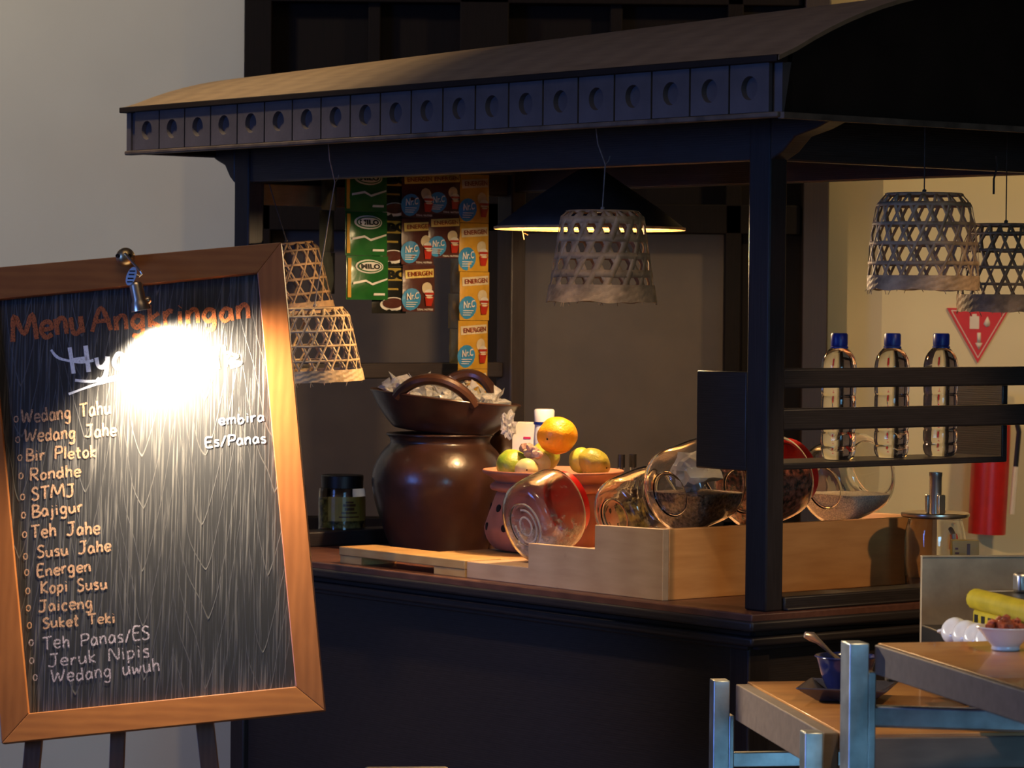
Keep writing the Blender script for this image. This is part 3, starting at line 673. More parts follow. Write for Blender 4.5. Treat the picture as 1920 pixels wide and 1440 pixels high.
t = thing('yellow_box', 'small yellow printed box standing on the sill by the steel pot', 'box', W(-.045, .620, .8765), A+.9)
MB().box(-.027, .027, -.014, .014, 0, .085).build('box_body', 's_gold', t, bevel=.001)
mb = MB()
for i in range(5): mb.box(-.021, -.015+.002*(i % 2), -.0148, -.0142, .030+i*.009, .034+i*.009)
mb.box(.003, .009, -.0148, -.0142, .035, .078); mb.build('print', 's_ink', t)

# ================================================================== SACHETS
SH = .1175
def bulge(u, v): return .008*(math.sin(PI*u)**.6)*(math.sin(PI*min(1, max(0, (v-.06)/.88)))**.6)
def sachet(parent, w_, h_, z0, body, kind, yoff=0, xoff=0, tiltz=0):
    mb = MB(); nu, nv = 8, 10; vs = []
    sd = random.random()*9
    def bb(u, v): return bulge(u, v)*(1+.5*noise.noise(Vector((u*4, v*4, sd))))
    for side in (1, -1):
        for j in range(nv+1):
            for i in range(nu+1):
                u, v = i/nu, j/nv; vs.append((side*bb(u, v) if 0 < i < nu and 0 < j < nv else side*.0002, (u-.5)*w_, v*h_))
    fs = []; o = (nu+1)*(nv+1)
    for j in range(nv):
        for i in range(nu):
            a = j*(nu+1)+i; fs += [(a, a+1, a+nu+2, a+nu+1), (o+a, o+a+nu+1, o+a+nu+2, o+a+1)]
    mb.add(vs, fs)
    o = mb.build('sachet', body, parent); o.location = (xoff, yoff, z0)
    if tiltz: o.rotation_euler = (tiltz, 0, 0)
    if kind is None: return o
    # print: pieces laid on the bulged face
    pm = MB(); mats = []
    def lay(polys, m, off):
        if m not in mats: mats.append(m)
        pm.cur = mats.index(m)
        vv, ff = polys; out = []
        for x, y in vv:
            u, v = x, y; out.append((bb(min(.999, max(.001, u)), v)+.0012+(off*2.2 if off < .0003 else off*2+.0016), (u-.5)*w_, v*h_))
        pm.add(out, ff)
    def rect(u0, u1, v0, v1, n=6, sk=0):
        vv = []; ff = []
        for i in range(n+1):
            u = u0+(u1-u0)*i/n; vv += [(u, v0+sk*(u-u0)), (u, v1+sk*(u-u0))]
        for i in range(n): ff.append((2*i, 2*i+2, 2*i+3, 2*i+1))
        return vv, ff
    def disc(cu_, cv, ru, rv, n=16, top=0, bot=0):
        vv = [(cu_, cv)]+[(cu_+ru*math.cos(2*PI*i/n), cv+rv*math.sin(2*PI*i/n)) for i in range(n)]
        return vv, [(0, 1+i, 1+(i+1) % n) for i in range(n)]
    def txt(s, u0, v0, du, dv, sk=0, bold=.02):
        vv, ff = text_mesh(s, bold); return [(u0+x*du, v0+y*dv+sk*x*du) for x, y in vv], ff
    if kind == 'energen':
        lay(rect(.06, .95, .70, .88, sk=.05), 's_band' if body != 's_yellow' else 's_cream', 0)
        lay(txt('ENERGEN', .12, .745, .77, .10, sk=.05), 's_inkred', .0006)
        lay(disc(.24, .26, .27, .24), 's_blue', 0)
        lay(txt('Nr.C', .08, .24, .34, .15, sk=.1), 's_white', .0006)
        for kk in range(3): lay(rect(.07, .40-.04*kk, .19-kk*.045, .205-kk*.045, 4), 's_white', .0006)
        lay(disc(.70, .50, .17, .13), 's_cream', .0002); lay(disc(.76, .40, .16, .08), 's_white', .0004)
        lay(rect(.60, .93, .36, .41, 4), 's_redc', .0008)
        lay(([(.62, .30), (.92, .30), (.86, .12), (.68, .12)], [(0, 3, 2, 1)]), 's_redc', .0008)
        lay(disc(.77, .30, .16, .035), 's_redc', .001); lay(disc(.77, .305, .11, .02), 's_cream', .0014)
        if body == 's_brown':
            lay(txt('TEBAL NUTRISI', .42, .025, .5, .04), 's_white', .0006)
    if kind == 'milo':
        lay(rect(.02, .10, .05, .95, 2), 's_yellowp' if 's_yellowp' in M else 's_gold', .0004)
        lay(disc(.52, .76, .34, .16, 20), 's_white', 0); lay(disc(.52, .76, .30, .13, 20), 's_green', .0004); lay(disc(.52, .76, .27, .105, 20), 's_white', .0008)
        lay(txt('MILO', .29, .70, .46, .12, bold=.05), 's_black', .0012)
        lay(([(.12, .40), (.40, .46), (.55, .38), (.95, .50), (.95, .46), (.56, .33), (.40, .41), (.12, .35)], [(0, 1, 6, 7), (1, 2, 5, 6), (2, 3, 4, 5)]), 's_white', .0004)
        lay(rect(.62, .90, .10, .15, 3), 's_white', .0004)
    if kind == 'abc':
        lay(rect(.0, 1, .70, .97, 6), 's_gold', 0); lay(txt('ABC', .05, .73, .9, .20, bold=.06), 's_black', .0006)
        lay(disc(.58, .20, .38, .15, 20), 's_white', 0); lay(disc(.56, .22, .30, .11, 20), 's_brown', .0005)
        lay(rect(.05, .7, .50, .54, 4), 's_gold', .0004)
    pr_ = pm.build('printed_design', mats, o, smooth=False)
    return o
def strip(lx, y0, y1, n, z_bot, body, kind, label, h=SH, tw=0, drift=0, grp='hanging sachet strips'):
    t = thing('sachet_strip', label, 'sachet strip', W(lx, (y0+y1)/2, z_bot), A+tw, grp)
    for i in range(n):
        dr = drift*(n-1-i)
        sachet(t, (y1-y0), h-.001, i*h, body, kind, yoff=dr, xoff=.003*math.sin(i*2.1+lx*20))
    return t
# all strips hang from a rod
tag(MB().tube([(0, .08, 0), (0, .77, .0)], .006, 8).build('hanging_rod', 'paint_v', loc=W(-1.70, 0, 1.745), rotz=A), 'dark rod under the roof that carries the sachet strips', 'rod')
zr = 1.74
M['s_yellowp'] = M['s_yellow']
def zb(n, h=SH): return zr-n*h
strip(-1.69, .2640+.0, .385, 3, 1.432, 's_green', 'milo', 'green sachet strip with white lettering, second strip from the left', h=.1035, drift=.0045)
strip(-1.715, .365, .465, 3, 1.400, 's_black', 'abc', 'black and gold coffee sachet strip beside the green one', h=.112)
strip(-1.705, .440, .535, 3, 1.405, 's_brown', 'energen', 'longer of the two dark brown sachet strips with blue badges', h=.112, drift=.004)
strip(-1.700, .520, .615, 2, 1.534, 's_brown', 'energen', 'shorter of the two dark brown sachet strips, beside the yellow strip', h=.105)
strip(-1.700, .612, .702, 5, 1.150, 's_yellow', 'energen', 'long yellow sachet strip nearest the cart corner post', h=SH)
strip(-1.730, .207, .285, 3, 1.445, 's_grey', None, 'dim grey-green sachet strip seen edge-on at the far left of the row', h=.098, tw=.5)
strip(-1.745, .595, .675, 3, 1.280, 's_yellow', None, 'thin yellow sachet strip turned edge-on behind the brown ones', h=.085, tw=1.25)

# ================================================================== BASKET SHADES
def basket(loc, rt, rb, h, label, cord_top, nd=16, sw=.0075, rings=4, rot=(0, 0, 0), m='bamboo', belly=.0, band=.16, cordm='cord', dome=.10, kink=None, lamp_in=False):
    t = thing('woven_basket_shade', label, 'basket lampshade', loc, rot=rot, group='woven bamboo basket shades')
    hb = h*band; hd = h*dome
    def rad(z):                 # z 0 bottom .. h top
        f = z/h; r = rb+(rt-rb)*f + belly*math.sin(PI*f)
        if z > h-hd: r -= rt*.16*((z-(h-hd))/hd)**2
        return r
    s_ = (h-hb)/(rings+.15); mb = MB()
    def ribbon(pts, w2, off):     # pts (theta,z)
        vs = []; n = len(pts)
        for i, (a, z) in enumerate(pts):
            a2, z2 = pts[min(i+1, n-1)]; a1, z1 = pts[max(i-1, 0)]
            r = rad(min(max(z, 0), h)); dx = (a2-a1)*r; dz = z2-z1; l = math.hypot(dx, dz) or 1
            for sg in (-1, 1):
                aa = a - sg*dz/l*w2/r; zz = min(h, z + sg*dx/l*w2); rr = rad(max(zz, 0))+off*(1 if i % 2 else .3)
                vs.append((rr*math.cos(aa), rr*math.sin(aa), zz))
        mb.add(vs, [(2*i, 2*i+1, 2*i+3, 2*i+2) for i in range(n-1)])
    for i in range(rings):
        z = hb+s_*(i+.62); wv = sw*.5*(1+random.uniform(-.1, .15))
        ribbon([(2*PI*k_/48, z+random.uniform(-.0006, .0006)) for k_ in range(49)], wv, .0012)
    slope = (2*PI/nd)/(2*s_)
    for fam in (1, -1):
        for k_ in range(nd):
            z0 = hb*.6; th0 = 2*PI*k_/nd + fam*slope*(z0-(hb+s_*.12)) + random.uniform(-.02, .02)
            npt = 14; jit = random.uniform(-.03, .03)
            ribbon([(th0+fam*slope*(h-z0)*i/(npt-1)+jit*i/npt, z0+(h-z0)*i/(npt-1)) for i in range(npt)], sw*.5*random.uniform(.75, 1.05), .0005+.0006*(fam > 0))
    # top: chords in three directions inside the rim
    rr = rad(h); nch = 5
    for d_ in range(3):
        a = d_*PI/3; ca, sa = math.cos(a), math.sin(a)
        for k_ in range(-nch//2+1, nch//2+1):
            o = k_*rr*2/nch; l = math.sqrt(max(0, rr*rr-o*o)); w2 = sw*.5; z = h-.0005+.0006*d_
            mb.add([(ca*x-sa*y, sa*x+ca*y, z) for x, y in ((-l, o-w2), (l, o-w2), (l, o+w2), (-l, o+w2))], [(0, 1, 2, 3)])
    mb.build('open_weave', m, t, solid=.0009, kind='stuff')
    MB().lathe([(rr+.001, h-.004), (rr+.003, h), (rr, h+.002), (rr-.004, h)], 40).build('top_hoop', m, t)
    # solid plaited bottom band with ragged edge, plaits in relief
    bm_ = MB(); n = 72; vs = []
    rows = 5
    for j in range(rows+1):
        for i in range(n):
            z = hb*j/rows; a = 2*PI*i/n; jag = (noise.noise(Vector((i*.35, rb*90, 0)))*.0035 if j == 0 else 0)
            r_ = rad(z)+.0015+(.0006 if (i//2+j) % 2 else -.0002); vs.append((r_*math.cos(a), r_*math.sin(a), z+jag))
    bm_.add(vs, [(j*n+i, j*n+(i+1) % n, (j+1)*n+(i+1) % n, (j+1)*n+i) for j in range(rows) for i in range(n)])
    for i in range(16):            # loose fibres
        a = random.random()*2*PI; r_ = rad(0)+.001; p = Vector((r_*math.cos(a), r_*math.sin(a), .002))
        bm_.add([p, p+Vector((.0012, .0012, 0)), p+Vector((random.uniform(-.006, .006), random.uniform(-.004, .004), -random.uniform(.004, .012)))], [(0, 1, 2)])
    bm_.build('rim_band', m, t, solid=.0012, smooth=False)
    inv = t.matrix_basis.inverted()
    top = inv @ Vector(cord_top)
    pts = [(0, 0, h-.001), (.0, 0, h+.010)]
    if kink: pts += [tuple(inv @ Vector(k_)) for k_ in kink]
    pts.append(tuple(top))
    cm = MB().tube(pts, .0013, 6)
    cm.blob((0, 0, h+.006), .0045, 1)
    if kink:
        kk = inv @ Vector(kink[0]); cm.tube([kk, kk+Vector((.006, 0, .006)), kk+Vector((.009, 0, .016))], .001, 5)
    cm.build('cord', cordm, t)
    return t
# left front (lit), left back, centre, right, far right
def hang(lx, ly, z): return W(lx, ly, z)
basket(W(-1.345, -.05, 1.252), .072, .101, .160, 'bright woven bamboo basket shade hanging beside the menu board', W(-1.24, -.10, 1.765), nd=17, sw=.0052, rot=(0, math.radians(-2.5), .3), kink=[W(-1.2711, -.06, 1.6847), W(-1.2492, -.09, 1.7314)], dome=.14)
basket(W(-1.70, .130, 1.395), .070, .096, .165, 'dim woven basket shade hanging behind the menu board corner', W(-1.76, .10, 1.70), m='bamboo_d', nd=16, sw=.005, rot=(0, math.radians(-6), .1), cordm='cord_d', dome=.1)  # dimness behind the board is put into the darker bamboo colour
basket(W(-.385, -.05, 1.430), .079, .106, .177, 'tightly woven bamboo basket shade hanging at the centre of the cart', W(-.349, -.10, 1.77), nd=17, sw=.0128, m='bamboo_m', kink=[W(-.3661, -.06, 1.6978), W(-.3535, -.09, 1.7355)], band=.19, dome=.05)
basket(W(.165, .275, 1.458), .084, .103, .180, 'large woven basket shade hanging at right in front of the cream wall', W(.165, .275, 1.765), nd=18, sw=.0068, m='bamboo_m', cordm='cord_d', dome=.16, belly=.006, band=.15)
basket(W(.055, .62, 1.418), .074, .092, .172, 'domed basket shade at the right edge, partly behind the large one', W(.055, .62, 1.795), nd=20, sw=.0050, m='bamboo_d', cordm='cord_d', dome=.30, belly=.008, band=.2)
tag(MB().tube([(0, 0, 0), (.003, 0, -.02), (-.004, 0, -.045), (-.004, 0, -.075)], .0022, 6).build('loose_string', 'cord_d', loc=W(.045, .60, 1.725)), 'short loose dark string dangling beside the domed basket cord', 'string')

# hat-shaped lamp in the middle of the cart
hatp = W(-.96, .40, 1.590)
ht = thing('conical_hat_lamp', 'dark conical bamboo hat lampshade hanging under the roof with glowing rim', 'lamp', hatp, A)
MB().lathe([(.208, 0), (.150, .045), (.090, .085), (.030, .125), (0, .140)], 48).build('hat_cone', 'hat', ht, solid=.003)
MB().lathe([(.2085, -.002), (.2085, .003), (.196, .0035), (.190, .003)], 48).build('hat_rim', 'hat_in', ht, solid=.002)
MB().lathe([(.205, -.0005), (.149, .0425), (.089, .0825), (.029, .1205), (0, .136)], 48).build('hat_lining', 'hat_in', ht)
MB().tube([(0, 0, .135), (0, 0, .205)], .002, 6).build('cord', 'cord_d', ht)
MB().lathe([(0, .100), (.014, .098), (.014, .07), (.012, .066)], 16).build('socket', 'black', ht)
MB().lathe(smprof([(.010, .070), (.020, .052), (.022, .040), (.014, .024), (0, .020)], 3), 20).build('bulb', 'bulb', ht)
MB().tube([(-.185, -.04, -.001), (-.178, -.04, -.022)], .0009, 5).tube([(.10, -.14, -.001), (.115, -.14, -.028)], .0009, 5).tube([(-.178, -.04, -.008), (-.165, -.04, -.012)], .0009, 5).build('loose_fibre', 'hat_in', ht)
lamp('hat_bulb_light', 'POINT', W(-.96, .40, 1.592), None, 31, (1, .68, .35), .02)

# ================================================================== MENU BOARD
k_l = .2; th = math.atan(k_l)
bd = thing('menu_chalkboard', 'black chalkboard menu in orange-brown wooden frame on an easel, lit by a small lamp', 'chalkboard', (-.6, 5.42, .69), rot=(-th, 0, 0))
oTL, oTR, oBR, oBL = (-.3623, .7991), (.191, .8543), (.2839, .0327), (-.2692, -.0289)
iTL, iTR, iBR, iBL = (-.3181, .7468), (.1499, .800), (.2326, .0735), (-.2252, .0235)
MB().add([(x, .006, z) for x, z in (iTL, iTR, iBR, iBL)]+[(x, .014, z) for x, z in (iTL, iTR, iBR, iBL)], [(0, 1, 2, 3), (7, 6, 5, 4), (0, 4, 5, 1), (1, 5, 6, 2), (2, 6, 7, 3), (3, 7, 4, 0)]).build('board_surface', 'board', bd, smooth=False)
def rail(a, b_, c, d, m):       # outer a-b, inner c-d
    pts = [a, b_, d, c]; n = 4
    f_ = [(x, -.012, z) for x, z in pts]; b2 = [(x, .016, z) for x, z in pts]
    # inner edge slopes back to the board
    f_[2] = (pts[2][0], -.008, pts[2][1]); f_[3] = (pts[3][0], -.008, pts[3][1])
    MB().add(f_+b2, [(0, 1, 2, 3), (7, 6, 5, 4)]+[(i, (i+1) % 4, 4+(i+1) % 4, 4+i) for i in range(4)]).build('frame_rail', m, bd, smooth=False, bevel=.0012)
rail(oTL, oTR, iTL, iTR, 'frame_h'); rail(oTR, oBR, iTR, iBR, 'frame'); rail(oBR, oBL, iBR, iBL, 'frame_h'); rail(oBL, oTL, iBL, iTL, 'frame')
for p, ang, w_ in (((-.217, .02), -.06, .0145), ((-.0745, .02), -.01, .0125), ((.0736, .02), .135, .0155)):
    dz = -.72; dx = -dz*math.tan(ang)
    x0, z0 = p
    MB().add([(x0+s1*w_+dx*f1, y, z0+.0+dz*f1) for f1 in (0, 1) for s1, y in ((-1, .018), (1, .018), (1, .036), (-1, .036))],
             [(0, 1, 2, 3), (4, 7, 6, 5), (0, 4, 5, 1), (1, 5, 6, 2), (2, 6, 7, 3), (3, 7, 4, 0)]).build('easel_leg', 'leg', bd, smooth=False, bevel=.001)
# chalk writing: a single-stroke hand
GL = {
 'M': (.95, [[(0, 0), (.12, 1), (.45, .25), (.8, 1), (.92, 0)]]), 'A': (.7, [[(0, 0), (.35, 1), (.68, 0)], [(.05, .42), (.68, .42)]]),
 'H': (.75, [[(.05, 1), (.1, 0)], [(.6, 1), (.62, 0)], [(.08, .5), (.62, .52)]]), 'W': (.85, [[(0, 1), (.12, .05), (.4, .7), (.55, .05), (.85, .95)]]),
 'T': (.6, [[(0, .95), (.62, 1)], [(.3, .96), (.28, 0)]]), 'J': (.6, [[(.12, .98), (.6, 1)], [(.45, 1), (.42, .2), (.22, 0), (.0, .1)]]),
 'B': (.55, [[(.05, 0), (.08, 1)], [(.05, 1), (.45, .9), (.42, .6), (.1, .5)], [(.1, .5), (.55, .38), (.45, .05), (.03, 0)]]),
 'P': (.55, [[(.05, 0), (.08, 1)], [(.05, .98), (.5, .95), (.5, .55), (.08, .45)]]), 'R': (.6, [[(.05, 0), (.08, 1)], [(.05, .98), (.5, .95), (.48, .55), (.08, .48)], [(.2, .48), (.58, 0)]]),
 'S': (.5, [[(.48, .88), (.25, 1), (.05, .78), (.2, .55), (.42, .4), (.4, .1), (.15, 0), (0, .12)]]), 'E': (.5, [[(.5, .98), (.06, .96), (.05, .05), (.5, .02)], [(.06, .52), (.4, .54)]]),
 'K': (.55, [[(.05, 0), (.08, 1)], [(.52, .95), (.1, .45), (.55, 0)]]), 'N': (.65, [[(.02, 0), (.08, 1), (.55, .05), (.62, 1)]]), 'I': (.3, [[(.12, 1), (.12, 0)], [(0, 1), (.28, 1)]]),
 'e': (.46, [[(.04, .32), (.42, .34), (.36, .58), (.12, .56), (.03, .25), (.2, .0), (.44, .1)]]), 'n': (.46, [[(.03, .6), (.05, 0)], [(.05, .35), (.22, .6), (.38, .5), (.4, 0)]]),
 'u': (.48, [[(.03, .6), (.05, .12), (.2, 0), (.38, .2), (.4, .6)], [(.4, .6), (.44, 0)]]), 'g': (.48, [[(.4, .55), (.18, .6), (.03, .3), (.18, .05), (.38, .25), (.4, .6)], [(.4, .6), (.38, -.2), (.2, -.36), (.02, -.26)]]),
 'k': (.42, [[(.05, 1), (.05, 0)], [(.38, .6), (.07, .3), (.4, 0)]]), 'r': (.36, [[(.04, .6), (.06, 0)], [(.06, .35), (.2, .58), (.34, .55)]]), 'i': (.2, [[(.08, .6), (.09, 0)], [(.08, .8), (.1, .83)]]),
 'a': (.48, [[(.38, .52), (.18, .6), (.03, .28), (.15, .0), (.36, .2), (.38, .58)], [(.38, .58), (.44, 0)]]), 'y': (.46, [[(.03, .6), (.08, .25), (.25, .2), (.38, .4)], [(.42, .6), (.32, -.1), (.12, -.34), (0, -.25)]]),
 'd': (.48, [[(.36, .5), (.15, .58), (.03, .28), (.15, 0), (.36, .2)], [(.4, 1), (.42, 0)]]), 'o': (.44, [[(.2, .6), (.03, .35), (.15, .0), (.38, .15), (.36, .5), (.2, .6)]]),
 'h': (.46, [[(.05, 1), (.05, 0)], [(.05, .35), (.22, .6), (.38, .5), (.4, 0)]]), 'l': (.18, [[(.07, 1), (.08, 0)]]), 't': (.36, [[(.16, .95), (.15, .08), (.32, .05)], [(0, .62), (.34, .64)]]),
 'j': (.25, [[(.14, .6), (.12, -.2), (0, -.32)], [(.14, .8), (.16, .83)]]), 'c': (.4, [[(.38, .52), (.18, .6), (.03, .3), (.16, 0), (.38, .08)]]), 'p': (.46, [[(.05, .6), (.04, -.35)], [(.05, .5), (.28, .6), (.4, .3), (.22, .02), (.05, .12)]]),
 's': (.38, [[(.34, .55), (.15, .6), (.06, .42), (.3, .26), (.3, .04), (.04, .04)]]), 'm': (.68, [[(.03, .6), (.05, 0)], [(.05, .35), (.2, .6), (.3, .5), (.32, 0)], [(.32, .35), (.48, .6), (.58, .5), (.6, 0)]]),
 'b': (.46, [[(.05, 1), (.05, .05), (.25, .0), (.4, .28), (.25, .56), (.05, .4)]]), 'w': (.62, [[(.02, .6), (.12, .05), (.3, .45), (.42, .05), (.58, .6)]]), '/': (.4, [[(.02, -.05), (.36, 1)]]), ' ': (.5, [])}
BY = .0052
def stroke(mb, pts, w_, y=BY):
    pts = [Vector((p[0], 0, p[1])) for p in pts]
    if len(pts) > 2: pts = crom(pts, 5)
    vs = []; n = len(pts)
    for i, p in enumerate(pts):
        d = (pts[min(i+1, n-1)]-pts[max(i-1, 0)]).normalized(); nn = Vector((-d.z, 0, d.x))
        ww = w_*.5*(1+.35*noise.noise(Vector((p.x*90, p.z*90, 0))))
        for sg in (-1, 1): q_ = p+nn*ww*sg; vs.append((q_.x, y, q_.z))
    mb.add(vs, [(2*i, 2*i+1, 2*i+3, 2*i+2) for i in range(n-1)])
def write(mb, s, x0, z0, x1, z1, cap, w_, cx=1):
    tot = sum(GL[ch][0]+.13 for ch in s)-.13; L_ = math.hypot(x1-x0, z1-z0); sx = L_/tot; ang = math.atan2(z1-z0, x1-x0); ca, sa = math.cos(ang), math.sin(ang)
    cur = 0
    for ch in s:
        wd, st_ = GL[ch]; jz = random.uniform(-.04, .04); js = random.uniform(.93, 1.07); sh = random.uniform(-.02, .12)
        for pl in st_:
            pts = []
            for px, pz in pl:
                X = (cur+px+sh*pz*.5)*sx; Z = (pz*js+jz)*cap; pts.append((x0+X*ca-Z*sa, z0+X*sa+Z*ca))
            stroke(mb, pts, w_, BY-.00005*random.random())
        cur += wd+.13
t1 = MB(); write(t1, 'Menu', -.290+.012, .676, -.153, .693, .048, .0085); write(t1, 'Angkringan', -.139, .693, .138, .721, .040, .0075)
t1.build('heading_lettering', 'ch_orange', bd, smooth=False, kind='stuff')
t2 = MB(); write(t2, 'Hya', -.174, .617, -.075, .629, .046, .0075)
stroke(t2, [(-.2101, .661), (-.195, .646), (-.1579, .6396), (-.135, .643)], .0045); stroke(t2, [(-.1662, .6072), (-.13, .606), (-.0778, .6194)], .005); stroke(t2, [(-.1766, .5825), (-.13, .600), (-.0823, .6118)], .004)
t2.build('white_heading_lettering', 'ch_white', bd, smooth=False, kind='stuff')
t2 = MB(); write(t2, 'embira', .088, .530, .167, .538, .0167, .0024); write(t2, 'Es/Panas', .066, .490, .171, .500, .0185, .0024)
t2.build('white_menu_lettering', 'ch_white', bd, smooth=False, kind='stuff')
t3 = MB(); write(t3, 'Ik', .081, .630, .113, .636, .039, .0045)
stroke(t3, [(.098, .66), (.118, .652), (.104, .645), (.124, .640), (.106, .632)], .005); t3.build('yellow_lettering', 'ch_yellow', bd, smooth=False, kind='stuff')
T = [('Wedang Tahu', -0.256, 0.53, -0.102, 0.548, 0.0241), ('Wedang Jahe', -0.25, 0.497, -0.091, 0.51, 0.0223), ('Bir Pletok', -0.247, 0.463, -0.125, 0.472, 0.0204), ('Rondhe', -0.239, 0.429, -0.151, 0.437, 0.0204),
 ('STMJ', -0.234, 0.395, -0.16, 0.402, 0.0223), ('Bajigur', -0.233, 0.364, -0.145, 0.376, 0.0204), ('Teh Jahe', -0.233, 0.328, -0.114, 0.337, 0.0223), ('Susu Jahe', -0.221, 0.294, -0.094, 0.307, 0.0204),
 ('Energen', -0.22, 0.261, -0.128, 0.272, 0.0204), ('Kopi Susu', -0.213, 0.231, -0.099, 0.241, 0.0204), ('Jaiceng', -0.216, 0.199, -0.123, 0.207, 0.0204), ('Suket Teki', -0.207, 0.171, -0.083, 0.182, 0.0185),
 ('Teh Panas/ES', -0.206, 0.134, -0.022, 0.154, 0.0223), ('Jeruk Nipis', -0.196, 0.104, -0.022, 0.124, 0.0223), ('Wedang uwuh', -0.188, 0.077, -0.003, 0.099, 0.0223)]
BUL = [(-0.267, 0.537), (-0.263, 0.501), (-0.258, 0.469), (-0.255, 0.437), (-0.251, 0.4), (-0.248, 0.368), (-0.245, 0.334), (-0.242, 0.296), (-0.239, 0.268), (-0.236, 0.236), (-0.234, 0.206), (-0.231, 0.176), (-0.227, 0.146), (-0.225, 0.115), (-0.218, 0.086)]
t4, t5 = MB(), MB()
for i, (row, bu) in enumerate(zip(T, BUL)):
    mb = t4 if i < 12 else t5; write(mb, *row, .0034 if i < 12 else .0028)
    stroke(mb, [(bu[0]+.0035*math.cos(a), bu[1]+.005*math.sin(a)) for a in [j*PI/4 for j in range(9)]], .0020)
t4.build('menu_lettering', 'ch_peach', bd, smooth=False, kind='stuff'); t5.build('lower_menu_lettering', 'ch_lilac', bd, smooth=False, kind='stuff')
# little clamp lamp on the frame top
BI = bd.matrix_basis
lp = thing('board_spot_lamp', 'small brass and nickel spot lamp on the top rail of the menu board', 'lamp', BI @ Vector((-.081, -.012, .823)), rot=(-th, 0, 0))
MB().blob((0, -.010, 0), .0168, 3).build('ball_mount', 'brass', lp)
for x in (-.012, .009):
    MB().lathe([(.0035, 0), (.0035, .002), (.0018, .002), (.0018, -.002)], 12, mx=Matrix.Rotation(PI/2, 4, 'X') @ Matrix.Rotation(x*20, 4, 'Y'), c=(x, -.0235, -.001)).build('screw_hole', 'hole', lp)  # black rings give the ball's holes a painted dark
MB().tube([(.001, -.026, .003), (.018, -.048, -.018), (.033, -.062, -.036)], .0022, 8).tube([(.033, -.062, -.036), (.036, -.062, -.041), (.031, -.062, -.045), (.025, -.062, -.042)], .0018, 8).build('arm', 'chrome', lp)
tg = MB().add([(0, 0, 0)]+[(.0085*math.cos(a)+.004*math.sin(a), 0, .0165*math.sin(a)) for a in [i*PI/10 for i in range(20)]], [(0, 1+i, 1+(i+1) % 20) for i in range(20)]); tg.xf(Matrix.Translation((.018, -.066, -.046)))
tgo = tg.build('striped_tag', 'tag', lp, solid=.001, smooth=False)
mb = MB()
for z in (.009, .003, -.004, -.010): mb.box(.018-.005+z*.2, .018+.005+z*.2, -.0672, -.0668, -.046+z-.0011, -.046+z+.0011)
mb.build('tag_stripe', 'black', tgo)
hd = Vector((.0250, -.060, -.0560)); he = Vector((.0350, -.050, -.1030)); ax = (he-hd).normalized()
rm = ax.to_track_quat('Z', 'Y').to_matrix().to_4x4(); HL = (he-hd).length
MB().lathe([(0, -.002), (.009, 0), (.0115, .004), (.0120, .030), (.0155, .036), (.0175, HL), (.0150, HL), (.0130, HL-.006), (0, HL-.010)], 28, mx=rm, c=hd).build('lamp_head', 'chrome', lp)
MB().lathe([(0, HL-.002), (.0115, HL-.003), (.0135, HL-.007)], 20, mx=rm, c=hd).build('lens', 'bulbw', lp)
MB().blob((.046, -.050, -.085), .007, 2).build('knob', 'chrome', lp)
lo = lp.matrix_basis @ (he+ax*.026)
lt = BI @ Vector((.06, .006, .50))
lamp('board_spot_light', 'SPOT', lo, lt, 86, (1, .88, .70), .012, angle=150, blend=.9)

# ================================================================== TABLES AT THE RIGHT
def rotv(a, x, y): return (x*math.cos(a)-y*math.sin(a), x*math.sin(a)+y*math.cos(a))
# back table B: far left corner at leg 1
aB = math.radians(8.4)
tb = thing('low_side_table', 'lower wooden-topped side table with bluish steel legs carrying the navy bowl', 'table', (.378, 5.60, 0), aB)
lw = .019
D = .68; Wd = 1.0
tb_top = MB().box(.045, Wd, -D-.005, -.0, .730, .758).build('tabletop', 'tabletop', tb, bevel=.002)
MB().box(.020, .045, -D+.02, -.02, .692, .756).build('apron', 'apron', tb, bevel=.002)
MB().box(.045, Wd-.02, -D-.012, -D+.012, .712-.01, .752).build('apron', 'apron', tb, bevel=.002)
MB().box(.045, Wd-.02, -.02, 0.0, .692, .729).build('apron', 'apron', tb, bevel=.002)
for x in (0, Wd):
    for y in (0, -D): MB().box(x-lw, x+lw*.55, y-lw, y+lw, 0, .762).box(x+lw*.5, x+lw, y-lw, y+lw, 0, .700).build('leg', 'steel_leg', tb, bevel=.002)
MB().box(lw, Wd-lw, -.008, .008, .606, .633).build('stretcher', 'steel_leg', tb, bevel=.002)
MB().box(lw, Wd-lw, -D-.008, -D+.008, .30, .33).build('stretcher', 'steel_leg', tb, bevel=.002)
# front table A
aA = math.radians(13.5)
ta = thing('tall_side_table', 'taller wooden-topped table with bluish steel legs and rail at the right edge', 'table', (.531, 4.80, 0), aA)
DA = .80; WA = 1.1; lw = .0215
MB().box(.030, WA, -DA, .0, .888, .914).build('tabletop', 'tabletop', ta, bevel=.002)
MB().box(.020, .045, -DA+.02, -.015, .868, .913).build('apron', 'apron', ta, bevel=.002)
MB().box(.045, WA, -.012, .008, .855, .905).build('apron', 'apron', ta, bevel=.002)
for x in (0, WA):
    for y in (0, -DA): MB().box(x-lw, x+lw*.45, y-lw, y+lw, 0, .916).box(x+lw*.4, x+lw, y-lw, y+lw, 0, .872).build('leg', 'steel_leg', ta, bevel=.002)
rl = MB().box(lw, .80, -.009, .009, .787, .8205).build('rail', 'steel_leg', ta, bevel=.004); rl.rotation_euler = (0, 0, math.radians(-24)); rl.location = (0, .0, 0)
MB().box(lw, WA-lw, -.008, .008, .40, .43).build('rail', 'steel_leg', ta, bevel=.003)
